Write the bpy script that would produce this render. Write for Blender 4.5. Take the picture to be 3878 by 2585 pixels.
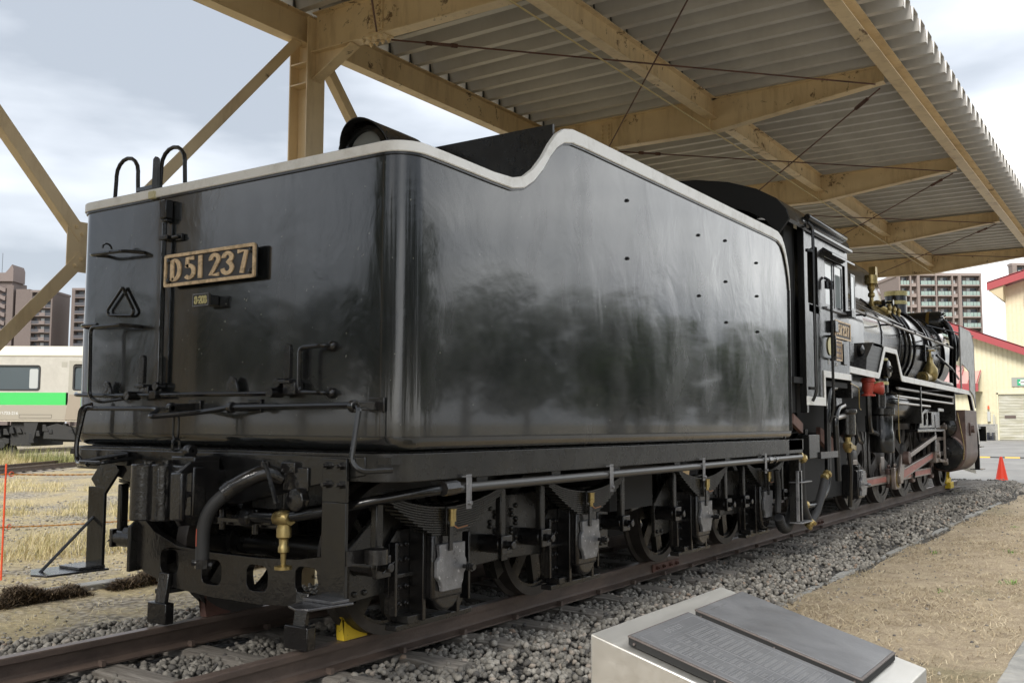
import bpy, bmesh, math, random
import numpy as np
from mathutils import Vector, Matrix
from mathutils.geometry import tessellate_polygon

random.seed(7); rng = np.random.default_rng(7)
R = math.radians; PI = math.pi
for _o in list(bpy.data.objects): bpy.data.objects.remove(_o)
scene = bpy.context.scene
COL = scene.collection

# ---------------------------------------------------------------- camera
cam_d = bpy.data.cameras.new('camera'); cam = bpy.data.objects.new('camera', cam_d); COL.objects.link(cam)
yaw, pitch, roll = .5927, .0837, .0033
fw = Vector((math.cos(yaw)*math.cos(pitch), math.sin(yaw)*math.cos(pitch), math.sin(pitch)))
rt = Vector((math.sin(yaw), -math.cos(yaw), 0)); up = rt.cross(fw)
rt2 = rt*math.cos(roll)+up*math.sin(roll); up2 = -rt*math.sin(roll)+up*math.cos(roll)
M = Matrix((( rt2.x, up2.x, -fw.x, -3.6622), (rt2.y, up2.y, -fw.y, -4.3645), (rt2.z, up2.z, -fw.z, 1.1841), (0,0,0,1)))
cam.matrix_world = M
cam_d.lens = 34.162; cam_d.sensor_width = 36; cam_d.sensor_fit = 'HORIZONTAL'
cam_d.clip_start = .05; cam_d.clip_end = 3000
scene.camera = cam

# ---------------------------------------------------------------- sky, sun, exposure
w = bpy.data.worlds.new('World'); scene.world = w; w.use_nodes = True
nt = w.node_tree; nt.nodes.clear()
SUN_EL, SUN_AZ = R(40), R(188)       # azimuth measured from +X towards +Y: veiled sun behind the photographer
def wn(t, **k):
    n = nt.nodes.new(t)
    for a, b in k.items(): setattr(n, a, b)
    return n
sky = wn('ShaderNodeTexSky', sky_type='NISHITA'); sky.sun_disc = False
sky.sun_elevation = SUN_EL; sky.sun_rotation = PI/2-SUN_AZ; sky.air_density = 1.2; sky.dust_density = 2
tc = wn('ShaderNodeTexCoord'); mp = wn('ShaderNodeMapping'); mp.inputs['Scale'].default_value = (1.0, 1.0, 3.2)
mp.inputs['Rotation'].default_value = (0, 0, R(20)); mp.inputs['Location'].default_value = (1.7, .35, .2)
nz = wn('ShaderNodeTexNoise'); nz.inputs['Scale'].default_value = 1.35; nz.inputs['Detail'].default_value = 5; nz.inputs['Roughness'].default_value = .48
nz2 = wn('ShaderNodeTexNoise'); nz2.inputs['Scale'].default_value = 3.1; nz2.inputs['Detail'].default_value = 6; nz2.inputs['Roughness'].default_value = .5
cr = wn('ShaderNodeValToRGB')
cr.color_ramp.elements[0].position = .40; cr.color_ramp.elements[0].color = (.215, .235, .265, 1)
cr.color_ramp.elements[1].position = .70; cr.color_ramp.elements[1].color = (1.0, 1.0, .98, 1)
e = cr.color_ramp.elements.new(.53); e.color = (.42, .44, .47, 1)
mx = wn('ShaderNodeMath', operation='MULTIPLY_ADD'); mx.inputs[1].default_value = .35; 
mx0 = wn('ShaderNodeMath', operation='MULTIPLY_ADD'); mx0.inputs[1].default_value = 1.05; mx0.inputs[2].default_value = -.20
skm = wn('ShaderNodeVectorMath', operation='SCALE'); skm.inputs['Scale'].default_value = .085      # clear-sky part, physical sky times .085
mixc = wn('ShaderNodeMixRGB'); mixc.inputs[0].default_value = .92
cg = wn('ShaderNodeVectorMath', operation='SCALE'); cg.inputs['Scale'].default_value = 12.5          # cloud brightness relative to the .1 background strength
bg = wn('ShaderNodeBackground'); bg.inputs['Strength'].default_value = .1
out = wn('ShaderNodeOutputWorld')
L = nt.links.new
L(tc.outputs['Generated'], mp.inputs[0]); L(mp.outputs[0], nz.inputs['Vector']); L(mp.outputs[0], nz2.inputs['Vector'])
L(nz.outputs['Fac'], mx0.inputs[0]); L(nz2.outputs['Fac'], mx.inputs[0]); L(mx0.outputs[0], mx.inputs[2]); L(mx.outputs[0], cr.inputs[0])
L(cr.outputs[0], cg.inputs[0]); L(sky.outputs[0], mixc.inputs[1]); L(cg.outputs[0], mixc.inputs[2])
L(mixc.outputs[0], bg.inputs[0]); L(bg.outputs[0], out.inputs[0])
sd = bpy.data.lights.new('sun', 'SUN'); sd.energy = 2.0; sd.angle = R(22); sd.color = (1, .96, .9)
so = bpy.data.objects.new('sun', sd); COL.objects.link(so)
sv = Vector((math.cos(SUN_AZ)*math.cos(SUN_EL), math.sin(SUN_AZ)*math.cos(SUN_EL), math.sin(SUN_EL)))
so.rotation_euler = sv.to_track_quat('Z', 'Y').to_euler(); so.location = (0, 0, 30)
scene.view_settings.view_transform = 'Standard'; scene.view_settings.look = 'None'
scene.view_settings.exposure = 1.12; scene.view_settings.gamma = 1
scene.view_settings.use_curve_mapping = False

# ---------------------------------------------------------------- mesh helpers
class MB:
    def __init__(s): s.v = []; s.f = []
    def add(s, vs, fs):
        o = len(s.v); s.v += [tuple(p) for p in vs]; s.f += [tuple(i+o for i in f) for f in fs]; return s
    def box(s, x0, x1, y0, y1, z0, z1, m=None):
        vs = [(x, y, z) for x in (x0, x1) for y in (y0, y1) for z in (z0, z1)]
        if m is not None: vs = [m @ Vector(p) for p in vs]
        return s.add(vs, [(0,1,3,2),(4,6,7,5),(0,4,5,1),(2,3,7,6),(0,2,6,4),(1,5,7,3)])
    def bar(s, a, b, w, h, upv=(0,0,1), off=0):
        a = Vector(a); b = Vector(b); d = (b-a).normalized(); u = Vector(upv)
        sd_ = d.cross(u)
        if sd_.length < 1e-4: sd_ = d.cross(Vector((1,0,0)))
        sd_.normalize(); u = sd_.cross(d)
        vs = [p+sd_*(i*w/2)+u*(j*h/2) for p in (a, b) for i in (-1, 1) for j in (-1, 1)]
        return s.add(vs, [(0,1,3,2),(4,6,7,5),(0,4,5,1),(2,3,7,6),(0,2,6,4),(1,5,7,3)])
    def tube(s, pts, r, n=8, cap=True):
        P = [Vector(p) for p in pts]; k = len(P); rr = r if isinstance(r, (list, tuple)) else [r]*k
        t0 = (P[1]-P[0]).normalized(); a = t0.cross(Vector((0,0,1)))
        if a.length < 1e-3: a = t0.cross(Vector((1,0,0)))
        a.normalize(); vs = []; prev = t0
        for i in range(k):
            t = ((P[min(i+1,k-1)]-P[i]).normalized()+(P[i]-P[max(i-1,0)]).normalized())
            t = t.normalized() if t.length > 1e-6 else prev
            q = prev.rotation_difference(t); a = q @ a; a = (a-t*a.dot(t)).normalized(); b = t.cross(a); prev = t
            for j in range(n):
                an = 2*PI*j/n; vs.append(P[i]+a*(rr[i]*math.cos(an))+b*(rr[i]*math.sin(an)))
        fs = [(i*n+j, i*n+(j+1)%n, (i+1)*n+(j+1)%n, (i+1)*n+j) for i in range(k-1) for j in range(n)]
        if cap: fs += [tuple(range(n-1,-1,-1)), tuple(range((k-1)*n, k*n))]
        return s.add(vs, fs)
    def cyl(s, a, b, r, n=16, r2=None): return s.tube([a, b], [r, r if r2 is None else r2], n)
    def lathe(s, prof, o, ax=(0,0,1), n=24, ring=False):     # prof: (radius, height along ax)
        o = Vector(o); ax = Vector(ax).normalized(); a = ax.cross(Vector((0,0,1)))
        if a.length < 1e-3: a = Vector((1,0,0))
        a.normalize(); b = ax.cross(a); vs = []; fs = []; k = len(prof)
        for r, h in prof:
            for j in range(n):
                t = 2*PI*j/n; vs.append(o+ax*h+a*(r*math.cos(t))+b*(r*math.sin(t)))
        for i in range(k-1):
            for j in range(n): fs.append((i*n+j, i*n+(j+1)%n, (i+1)*n+(j+1)%n, (i+1)*n+j))
        if ring:
            for j in range(n): fs.append(((k-1)*n+j, (k-1)*n+(j+1)%n, (j+1)%n, j))
        else:
            if prof[0][0] > 1e-4: fs.append(tuple(range(n-1,-1,-1)))
            if prof[-1][0] > 1e-4: fs.append(tuple(range((k-1)*n, k*n)))
        return s.add(vs, fs)
    def ext(s, loops, w0, w1, f):                # 2-D outline (first loop) with holes, extruded; f(u, v, w) -> point
        allp = [p for l in loops for p in l]; n = len(allp)
        tris = tessellate_polygon([[Vector((p[0], p[1], 0)) for p in l] for l in loops])
        vs = [f(u, v, w0) for u, v in allp]+[f(u, v, w1) for u, v in allp]
        fs = [tuple(t) for t in tris]+[tuple(i+n for i in reversed(t)) for t in tris]; o = 0
        for l in loops:
            k = len(l)
            for i in range(k): fs.append((o+i, o+(i+1)%k, n+o+(i+1)%k, n+o+i))
            o += k
        return s.add(vs, fs)
    def ball(s, c, r, n=8, sc=(1,1,1)):
        vs = []; fs = []; c = Vector(c); k = n//2+1
        for i in range(k+1):
            t = PI*i/k
            for j in range(n):
                a = 2*PI*j/n; vs.append(c+Vector((math.sin(t)*math.cos(a)*sc[0], math.sin(t)*math.sin(a)*sc[1], math.cos(t)*sc[2]))*r)
        for i in range(k):
            for j in range(n): fs.append((i*n+j, i*n+(j+1)%n, (i+1)*n+(j+1)%n, (i+1)*n+j))
        return s.add(vs, fs)

XZ = lambda u, v, w_: (u, w_, v)      # outline in x-z, extruded along y
YZ = lambda u, v, w_: (w_, u, v)
XY = lambda u, v, w_: (u, v, w_)

def mesh_of(mb, name, mat, smooth=True, ang=38):
    me = bpy.data.meshes.new(name); me.from_pydata(mb.v, [], mb.f)
    bm = bmesh.new(); bm.from_mesh(me)
    bmesh.ops.remove_doubles(bm, verts=bm.verts, dist=1e-5)
    bmesh.ops.recalc_face_normals(bm, faces=bm.faces); bm.to_mesh(me); bm.free()
    if mat: me.materials.append(mat)
    if smooth:
        me.polygons.foreach_set('use_smooth', [True]*len(me.polygons)); me.set_sharp_from_angle(angle=R(ang))
    return me
def link(o, parent=None):
    COL.objects.link(o)
    if parent is not None: o.parent = parent
    return o
def P(name, mb, mat, parent=None, bevel=0, smooth=True, ang=38, seg=2, **props):
    me = mb if isinstance(mb, bpy.types.Mesh) else mesh_of(mb, name, mat, smooth, ang)
    o = bpy.data.objects.new(name, me); link(o, parent)
    if parent is not None and parent.type == 'EMPTY' : o.matrix_parent_inverse = Matrix.Translation(parent.location).inverted()
    if bevel:
        b = o.modifiers.new('bevel', 'BEVEL'); b.width = bevel; b.segments = seg; b.limit_method = 'ANGLE'; b.angle_limit = R(35)
        b.harden_normals = False
    for a, c in props.items(): o[a] = c
    return o
def thing(name, label, cat, loc=(0,0,0), group=None):
    o = bpy.data.objects.new(name, None); link(o); o.location = loc; o.empty_display_size = .1
    o['label'] = label; o['category'] = cat
    if group: o['group'] = group
    return o
def tag(o, label, cat, group=None):
    o['label'] = label; o['category'] = cat
    if group: o['group'] = group
    return o
def stuff(o, label=None, cat=None):
    o['kind'] = 'stuff'
    if label: o['label'] = label; o['category'] = cat
    return o
def structure(o): o['kind'] = 'structure'; return o
def inst(name, me, parent=None, loc=(0,0,0), rot=(0,0,0), sc=(1,1,1)):
    o = bpy.data.objects.new(name, me); link(o, parent)
    if parent is not None and parent.type == 'EMPTY': o.matrix_parent_inverse = Matrix.Translation(parent.location).inverted()
    o.location = loc; o.rotation_euler = rot; o.scale = sc; return o
def arc(cx, cy, r, a0, a1, n=8): return [(cx+r*math.cos(R(a0+(a1-a0)*i/n)), cy+r*math.sin(R(a0+(a1-a0)*i/n))) for i in range(n+1)]
def rrect(x0, x1, y0, y1, r, n=4):
    return arc(x1-r, y1-r, r, 0, 90, n)+arc(x0+r, y1-r, r, 90, 180, n)+arc(x0+r, y0+r, r, 180, 270, n)+arc(x1-r, y0+r, r, 270, 360, n)
def rounded(pts, r, n=5):             # fillet the corners of a 3-D polyline
    P_ = [Vector(p) for p in pts]; o = [P_[0]]
    for i in range(1, len(P_)-1):
        a = P_[i-1]-P_[i]; b = P_[i+1]-P_[i]; q = min(r, a.length*.49, b.length*.49)
        A = P_[i]+a.normalized()*q; B = P_[i]+b.normalized()*q
        for k in range(n+1):
            t = k/n; o.append(A*(1-t)**2+P_[i]*(2*t*(1-t))+B*t*t)
    o.append(P_[-1]); return o
def spline(pts, n=6):
    P_ = [Vector(p) for p in pts]; P_ = [P_[0]*2-P_[1]]+P_+[P_[-1]*2-P_[-2]]; o = []
    for i in range(1, len(P_)-2):
        for k in range(n):
            t = k/n; a, b, c, d = P_[i-1:i+3]
            o.append(.5*((2*b)+(c-a)*t+(2*a-5*b+4*c-d)*t*t+(-a+3*b-3*c+d)*t**3))
    o.append(P_[-2]); return o
def text(name, s, size, loc, xdir, ydir, mat, parent, ext=.003, sx=1, off=0, align='CENTER', sp=1):
    cu = bpy.data.curves.new(name, 'FONT'); cu.body = s; cu.size = size; cu.extrude = ext; cu.offset = off
    cu.align_x = align; cu.align_y = 'CENTER'; cu.space_character = sp; cu.resolution_u = 4
    cu.materials.append(mat)
    o = bpy.data.objects.new(name, cu); link(o, parent)
    X_ = Vector(xdir).normalized(); Y_ = Vector(ydir).normalized(); Z_ = X_.cross(Y_)
    m = Matrix((X_*sx, Y_, Z_)).transposed().to_4x4(); m.translation = Vector(loc)
    if parent is not None and parent.type == 'EMPTY': m = Matrix.Translation(parent.location).inverted() @ m
    o.matrix_local = m
    return o
def bolts(mb, pts, n, r=.018, h=.02, k=6):
    n = Vector(n)
    for p in pts: mb.cyl(Vector(p), Vector(p)+n*h, r, k); mb.cyl(Vector(p)+n*h, Vector(p)+n*(h*1.7), r*.55, 6)
    return mb
def rivets(mb, pts, n, r=.02):
    for p in pts: mb.ball(p, r, 8)
    return mb

# ---------------------------------------------------------------- materials
def mat(name, col, rough=.5, metal=0, spec=.5, coat=0, build=None):
    m = bpy.data.materials.new(name); m.use_nodes = True; t = m.node_tree; b = t.nodes['Principled BSDF']
    b.inputs['Base Color'].default_value = (*col, 1); b.inputs['Roughness'].default_value = rough
    b.inputs['Metallic'].default_value = metal; b.inputs['Specular IOR Level'].default_value = spec
    b.inputs['Coat Weight'].default_value = coat; b.inputs['Coat Roughness'].default_value = .12
    if build: build(m, t, b)
    return m
class N:                                # tiny node builder
    def __init__(s, t): s.t = t; s.c = t.nodes.new('ShaderNodeTexCoord').outputs['Object']
    def n(s, ty, **k):
        o = s.t.nodes.new(ty)
        for a, b in k.items():
            if a in o.inputs: o.inputs[a].default_value = b
            else: setattr(o, a, b)
        return o
    def l(s, a, b): s.t.links.new(a, b)
    def map(s, sc=(1,1,1), rot=(0,0,0), src=None):
        m = s.n('ShaderNodeMapping'); m.inputs['Scale'].default_value = sc; m.inputs['Rotation'].default_value = rot
        s.l(src or s.c, m.inputs[0]); return m.outputs[0]
    def noise(s, scale, vec=None, detail=4, rough=.55, dist=0):
        m = s.n('ShaderNodeTexNoise'); m.inputs['Scale'].default_value = scale; m.inputs['Detail'].default_value = detail
        m.inputs['Roughness'].default_value = rough; m.inputs['Distortion'].default_value = dist
        s.l(vec or s.c, m.inputs['Vector']); return m.outputs['Fac']
    def vor(s, scale, vec=None, feat='F1', out='Distance', rnd=1):
        m = s.n('ShaderNodeTexVoronoi', feature=feat); m.inputs['Scale'].default_value = scale; m.inputs['Randomness'].default_value = rnd
        s.l(vec or s.c, m.inputs['Vector']); return m.outputs[out]
    def ramp(s, fac, stops, interp='LINEAR'):
        m = s.n('ShaderNodeValToRGB'); cr_ = m.color_ramp; cr_.interpolation = interp
        while len(cr_.elements) > 1: cr_.elements.remove(cr_.elements[-1])
        cr_.elements[0].position = stops[0][0]
        def c4(c): return (c, c, c, 1) if not isinstance(c, (tuple, list)) else (*c, 1)
        cr_.elements[0].color = c4(stops[0][1])
        for p_, c in stops[1:]: cr_.elements.new(p_).color = c4(c)
        s.l(fac, m.inputs[0]); return m.outputs[0]
    def mix(s, fac, a, b, mode='MIX'):
        m = s.n('ShaderNodeMixRGB', blend_type=mode)
        for i, x in zip((0, 1, 2), (fac, a, b)):
            if isinstance(x, (int, float)): m.inputs[i].default_value = x if i == 0 else (x, x, x, 1)
            elif isinstance(x, tuple): m.inputs[i].default_value = (*x, 1)
            else: s.l(x, m.inputs[i])
        return m.outputs[0]
    def math(s, op, a, b=0):
        m = s.n('ShaderNodeMath', operation=op)
        for i, x in enumerate((a, b)):
            if isinstance(x, (int, float)): m.inputs[i].default_value = x
            else: s.l(x, m.inputs[i])
        return m.outputs[0]
    def bump(s, h, dist, b, strength=1, prev=None):
        m = s.n('ShaderNodeBump'); m.inputs['Strength'].default_value = strength; m.inputs['Distance'].default_value = dist
        s.l(h, m.inputs['Height'])
        if prev is not None: s.l(prev, m.inputs['Normal'])
        if b is not None: s.l(m.outputs[0], b.inputs['Normal'])
        return m.outputs[0]

def _tank(m, t, b):                     # brushed gloss enamel over dented old plate
    q = N(t)
    big = q.noise(1.1, q.map((1,1,.55)), 2, .5)
    dent = q.noise(3.0, q.map((1,1,.8)), 4, .55, .8)
    run = q.noise(9, q.map((1,1,.16)), 3, .6)
    peel = q.noise(160, None, 2, .5)
    n1 = q.bump(big, .05, None, .5); n2 = q.bump(dent, .010, None, .5, n1); n3 = q.bump(run, .0006, None, .5, n2)
    q.bump(peel, .0006, b, .5, n3)
    r = q.ramp(q.noise(2.2, q.map((1,1,.5)), 5, .6, .5), [(.32, .12), (.5, .19), (.62, .27), (.78, .38)]); q.l(r, b.inputs['Roughness'])
    c = q.ramp(q.noise(5, q.map((1,1,.3)), 6, .65), [(.3, (.007,.008,.009)), (.7, (.015,.016,.015))])
    fl = q.ramp(q.noise(42, None, 2, .4), [(.755, 0), (.775, 1)])
    c = q.mix(fl, c, (.16,.16,.13)); q.l(c, b.inputs['Base Color'])
M_tank = mat('black_enamel', (.014,.015,.016), .2, spec=.55, coat=.72, build=_tank); M_tank.node_tree.nodes['Principled BSDF'].inputs['IOR'].default_value = 1.5; M_tank.node_tree.nodes['Principled BSDF'].inputs['Coat IOR'].default_value = 1.5; M_tank.node_tree.nodes['Principled BSDF'].inputs['Coat Roughness'].default_value = .05
def _blk(lo, hi, r0, r1, bd=.002, sc=22):
    def f(m, t, b):
        q = N(t); c = q.ramp(q.noise(4, None, 6, .65), [(.3, lo), (.7, hi)])
        q.l(c, b.inputs['Base Color'])
        q.l(q.ramp(q.noise(7, None, 4, .6), [(.3, r0), (.7, r1)]), b.inputs['Roughness'])
        n1 = q.bump(q.noise(sc, None, 4, .6), bd, None, .7); q.bump(q.noise(120, None, 2, .5), .0006, b, .6, n1)
    return f
M_black = mat('black_paint', (.02,.02,.02), .35, spec=.55, build=_blk((.005,.005,.006), (.014,.014,.013), .08, .24))
M_frame = mat('black_frame_paint', (.03,.03,.03), .45, spec=.45, build=_blk((.008,.008,.0085), (.025,.024,.021), .18, .38, .0018))
M_cast = mat('cast_black', (.03,.03,.03), .4, spec=.65, build=_blk((.004,.004,.005), (.014,.013,.012), .08, .24, .004, 34))
M_tyre = mat('worn_wheel', (.05,.045,.042), .5, metal=.2, build=_blk((.022,.020,.019), (.07,.062,.056), .35, .6, .002, 14))
M_boiler0 = mat('boiler_black_rough', (.02,.02,.021), .25, spec=.5, coat=.15, build=_blk((.008,.008,.009), (.018,.018,.018), .12, .28, .0015, 5))
def _boil(m, t, b):
    q = N(t); q.l(q.ramp(q.noise(2.5, None, 3, .5), [(.3, .14), (.7, .24)]), b.inputs['Roughness']); q.bump(q.noise(2.2, None, 2, .4), .008, b, .35)
M_boiler = mat('boiler_black', (.013,.013,.014), .18, spec=.45, coat=.2, build=_boil)
def _lid(m, t, b):
    q = N(t); k = q.ramp(q.noise(9, None, 5, .6), [(.35, (.13,.13,.135)), (.65, (.24,.24,.245))])
    e_ = q.ramp(q.noise(38, None, 4, .6), [(.62, 0), (.68, 1)]); q.l(q.mix(e_, k, (.45,.45,.45)), b.inputs['Base Color']); q.l(q.ramp(q.noise(9, None, 3), [(.3,.25),(.7,.42)]), b.inputs['Roughness'])
    q.bump(q.noise(40, None, 4), .004, b, .6)
M_lid = mat('axlebox_lid', (.06,.06,.06), .3, metal=.3, build=_lid)
def _white(m, t, b):
    q = N(t); q.l(q.ramp(q.noise(6, None, 6, .7), [(.22, (.62,.60,.54)), (.5, (.85,.84,.80))]), b.inputs['Base Color'])
    q.bump(q.noise(30, None, 3), .0015, b, .5)
M_white = mat('white_paint', (.78,.77,.73), .42, build=_white)
def _beam(m, t, b):                     # cream-ochre paint, rust where it flakes
    q = N(t); base = q.ramp(q.noise(1.8, None, 5, .6), [(.3, (.68,.525,.31)), (.7, (.82,.66,.42))])
    r = q.noise(6.5, None, 9, .74, .5); s_ = q.noise(1.1, None, 2); sep = q.n('ShaderNodeSeparateXYZ'); q.l(q.c, sep.inputs[0])
    hi = q.ramp(sep.outputs[2], [(0, 0), (1, 1)]); hz = q.math('MULTIPLY', q.math('MAXIMUM', q.math('SUBTRACT', sep.outputs[2], 4.1), 0), .05)
    k = q.ramp(q.math('ADD', q.math('ADD', q.math('MULTIPLY', r, .8), q.math('MULTIPLY', s_, .3)), hz), [(.675, 0), (.72, .85)])
    rust = q.ramp(q.noise(30, None, 4), [(.3, (.055,.028,.014)), (.7, (.16,.075,.03))])
    c = q.mix(k, base, rust); st = q.ramp(q.noise(5, q.map((1,1,.18)), 5, .7), [(.5, 0), (.75, .5)])
    c = q.mix(st, c, (.30,.18,.075)); q.l(c, b.inputs['Base Color'])
    q.bump(q.math('ADD', q.math('MULTIPLY', k, -.6), q.noise(60, None, 3)), .002, b, .6)
    q.l(q.math('ADD', q.math('MULTIPLY', k, .35), .42), b.inputs['Roughness'])
M_beam = mat('ochre_steel', (.6,.4,.2), .45, build=_beam)
def _sheet(m, t, b):
    q = N(t); v = q.map((.35,1.2,1)); c = q.ramp(q.noise(2, v, 6, .62), [(.3, (.50,.485,.455)), (.7, (.61,.595,.565))])
    k = q.ramp(q.noise(7, q.map((2,.5,1)), 6, .7), [(.62, 0), (.8, .5)]); q.l(q.mix(k, c, (.16,.13,.10)), b.inputs['Base Color'])
    q.bump(q.noise(40, None, 2), .001, b, .3)
M_sheet = mat('roof_zinc', (.3,.3,.28), .5, metal=.1, build=_sheet)
def _rust(lo, hi, rg=.7, sc=7, bd=.003):
    def f(m, t, b):
        q = N(t); c = q.ramp(q.noise(sc, q.map((.5,1,1)), 8, .68), [(.28, lo), (.5, tuple((x+y)/2 for x, y in zip(lo, hi))), (.75, hi)]); q.l(c, b.inputs['Base Color'])
        q.bump(q.noise(60, None, 5, .6), bd, b, .7)
    return f
M_rail = mat('rusty_rail', (.1,.06,.045), .62, build=_rust((.055,.040,.034), (.15,.108,.085)))
M_railtop = mat('rail_head_top', (.2,.15,.13), .38, metal=.45, build=_rust((.11,.075,.06), (.27,.21,.18), bd=.001))
M_rust = mat('rusty_steel', (.12,.06,.04), .7, build=_rust((.05,.025,.02), (.20,.10,.075)))
M_brownsteel = mat('worn_brown_steel', (.12,.07,.06), .45, metal=.3, build=_rust((.05,.035,.03), (.17,.11,.095), sc=3))
def _wood(m, t, b):
    q = N(t); v = q.map((9,.8,9)); c = q.ramp(q.noise(4, v, 8, .7), [(.25, (.06,.05,.04)), (.5, (.21,.19,.165)), (.8, (.40,.37,.33))]); q.l(c, b.inputs['Base Color'])
    h = q.noise(5, v, 6, .7); q.bump(h, .012, b, .9)
M_wood = mat('weathered_sleeper', (.25,.22,.18), .85, build=_wood)
def _stone(m, t, b):
    a = t.nodes.new('ShaderNodeAttribute'); a.attribute_name = 'tone'
    q = N(t); c = q.ramp(a.outputs['Fac'], [(0, (.09,.085,.08)), (.3, (.185,.172,.15)), (.6, (.29,.27,.235)), (.85, (.42,.395,.35)), (1, (.33,.25,.19))])
    c = q.mix(.35, c, q.ramp(q.noise(45, None, 5, .7), [(.25, .35), (.8, 1.0)]), 'MULTIPLY'); q.l(c, b.inputs['Base Color']); q.bump(q.noise(90, None, 3), .003, b, .6)
M_stone = mat('ballast_stone', (.2,.2,.2), .85, build=_stone)
def _bed(m, t, b):
    q = N(t); c = q.ramp(q.vor(26), [(.1, (.17,.16,.145)), (.6, (.04,.037,.033))]); c = q.mix(.5, c, q.ramp(q.noise(2.5, None, 6), [(.3,.5),(.7,1.1)]), 'MULTIPLY')
    q.l(c, b.inputs['Base Color']); q.bump(q.vor(26), .03, b, 1)
M_bed = mat('ballast_bed', (.1,.1,.09), .9, build=_bed)
def _ground(m, t, b):
    q = N(t)
    fib = q.noise(60, q.map((.45,1.6,1), (0,0,.3)), 6, .8, 1.5); big = q.noise(.8, None, 5, .6); mid = q.noise(5, None, 6, .7, .6)
    c = q.ramp(fib, [(.3, (.20,.155,.10)), (.5, (.45,.365,.245)), (.7, (.72,.61,.44))])
    c = q.mix(q.ramp(mid, [(.35, .6), (.6, 0)]), c, (.24,.18,.125))
    c = q.mix(q.ramp(big, [(.56, 0), (.7, .5)]), c, (.13,.13,.05))
    q.l(c, b.inputs['Base Color']); q.bump(q.math('ADD', fib, mid), .02, b, .7)
M_ground = mat('dry_thatch_ground', (.3,.22,.13), .95, build=_ground)
def _dirt(m, t, b):
    q = N(t); v1 = q.vor(16, q.map((1,1.0,1))); big = q.noise(.55, None, 5, .65, .7); mid = q.noise(3, None, 6, .7)
    peb = q.ramp(v1, [(.1, (.42,.38,.31)), (.45, (.27,.235,.18)), (.75, (.10,.085,.065))])
    straw = q.ramp(q.noise(30, q.map((1.4,.5,1)), 6, .75, 1), [(.3, (.20,.155,.085)), (.7, (.52,.43,.25))])
    c = q.mix(q.ramp(big, [(.42, 0), (.55, 1)]), peb, straw); c = q.mix(q.ramp(mid, [(.6, 0), (.75, .6)]), c, (.20,.20,.08))
    q.l(c, b.inputs['Base Color']); q.bump(v1, .025, b, .6)
M_dirt = mat('stony_yard_ground', (.3,.26,.2), .95, build=_dirt)
def _asph(m, t, b):
    q = N(t); c = q.ramp(q.noise(.5, q.map((.4,1,1)), 7, .65, .5), [(.3, (.20,.195,.185)), (.7, (.31,.30,.28))]); c = q.mix(.35, c, q.ramp(q.noise(70, None, 3), [(.3,.6),(.7,1.1)]), 'MULTIPLY')
    q.l(c, b.inputs['Base Color']); q.bump(q.noise(90), .003, b, .4)
M_asph = mat('old_asphalt', (.25,.24,.23), .85, build=_asph)
def _conc(lo, hi):
    def f(m, t, b):
        q = N(t); c = q.ramp(q.noise(3, None, 8, .7, .4), [(.3, lo), (.7, hi)]); q.l(c, b.inputs['Base Color']); q.bump(q.noise(35, None, 5), .006, b, .6)
    return f
M_conc = mat('concrete', (.35,.34,.32), .9, build=_conc((.20,.20,.19), (.42,.41,.38)))
def _steel(m, t, b):
    q = N(t); v = q.map((1,1,1)); q.l(q.ramp(q.noise(2, None, 4, .6), [(.3, (.60,.58,.53)), (.7, (.74,.72,.67))]), b.inputs['Base Color'])
    q.l(q.ramp(q.noise(3, q.map((1,8,8)), 5, .6), [(.3,.32),(.7,.46)]), b.inputs['Roughness']); q.bump(q.noise(60, q.map((.3,8,8)), 3), .0004, b, .5)
M_steel = mat('stainless_steel', (.66,.64,.58), .38, metal=.85, build=_steel)
def _bronze(m, t, b):
    q = N(t); q.l(q.ramp(q.noise(4, None, 6, .65, .8), [(.3, (.12,.122,.128)), (.7, (.19,.193,.20))]), b.inputs['Base Color'])
    q.l(q.ramp(q.noise(5, None, 5, .6), [(.3,.30),(.7,.5)]), b.inputs['Roughness']); q.bump(q.noise(110, None, 3), .0015, b, .5)
M_plaque = mat('dark_bronze_plaque', (.1,.1,.11), .4, metal=.35, build=_bronze)
M_plaqueedge = mat('plaque_edge_patina', (.16,.12,.10), .5, metal=.3, build=_rust((.09,.08,.078), (.17,.14,.125), sc=14))
M_plaqueline = mat('raised_plaque_relief', (.25,.255,.265), .35, metal=.4)
def _brass(m, t, b):
    q = N(t); q.l(q.ramp(q.noise(8, None, 5, .65), [(.3, (.26,.19,.075)), (.7, (.52,.41,.18))]), b.inputs['Base Color']); q.l(q.ramp(q.noise(9), [(.3,.22),(.7,.45)]), b.inputs['Roughness'])
M_brass = mat('brass', (.6,.46,.18), .3, metal=.8, build=_brass)
def _goldp(m, t, b):
    q = N(t); q.l(q.ramp(q.noise(16, q.map((1,1,1)), 5, .7, .8), [(.3, (.33,.235,.13)), (.55, (.74,.54,.32)), (.8, (.86,.66,.42))]), b.inputs['Base Color'])
M_gold = mat('polished_plate_brass', (.8,.6,.35), .42, metal=.25, build=_goldp)
M_pale = mat('pale_brass_band', (.62,.55,.26), .4, metal=.3)
M_red = mat('red_primer', (.42,.055,.035), .4, build=_rust((.30,.04,.028), (.52,.09,.06), sc=9, bd=.0006))
M_rodred = mat('red_rod_flute', (.40,.10,.075), .42, build=_rust((.27,.065,.05), (.48,.17,.13), sc=9, bd=.0006))
M_rodsteel = mat('rod_steel', (.30,.26,.23), .33, metal=.7, build=_rust((.16,.135,.12), (.40,.35,.31), sc=6, bd=.0006))
M_pipe = mat('dull_steel_pipe', (.35,.33,.31), .3, metal=.5)
M_hose = mat('rubber_hose', (.018,.018,.018), .6)
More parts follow.
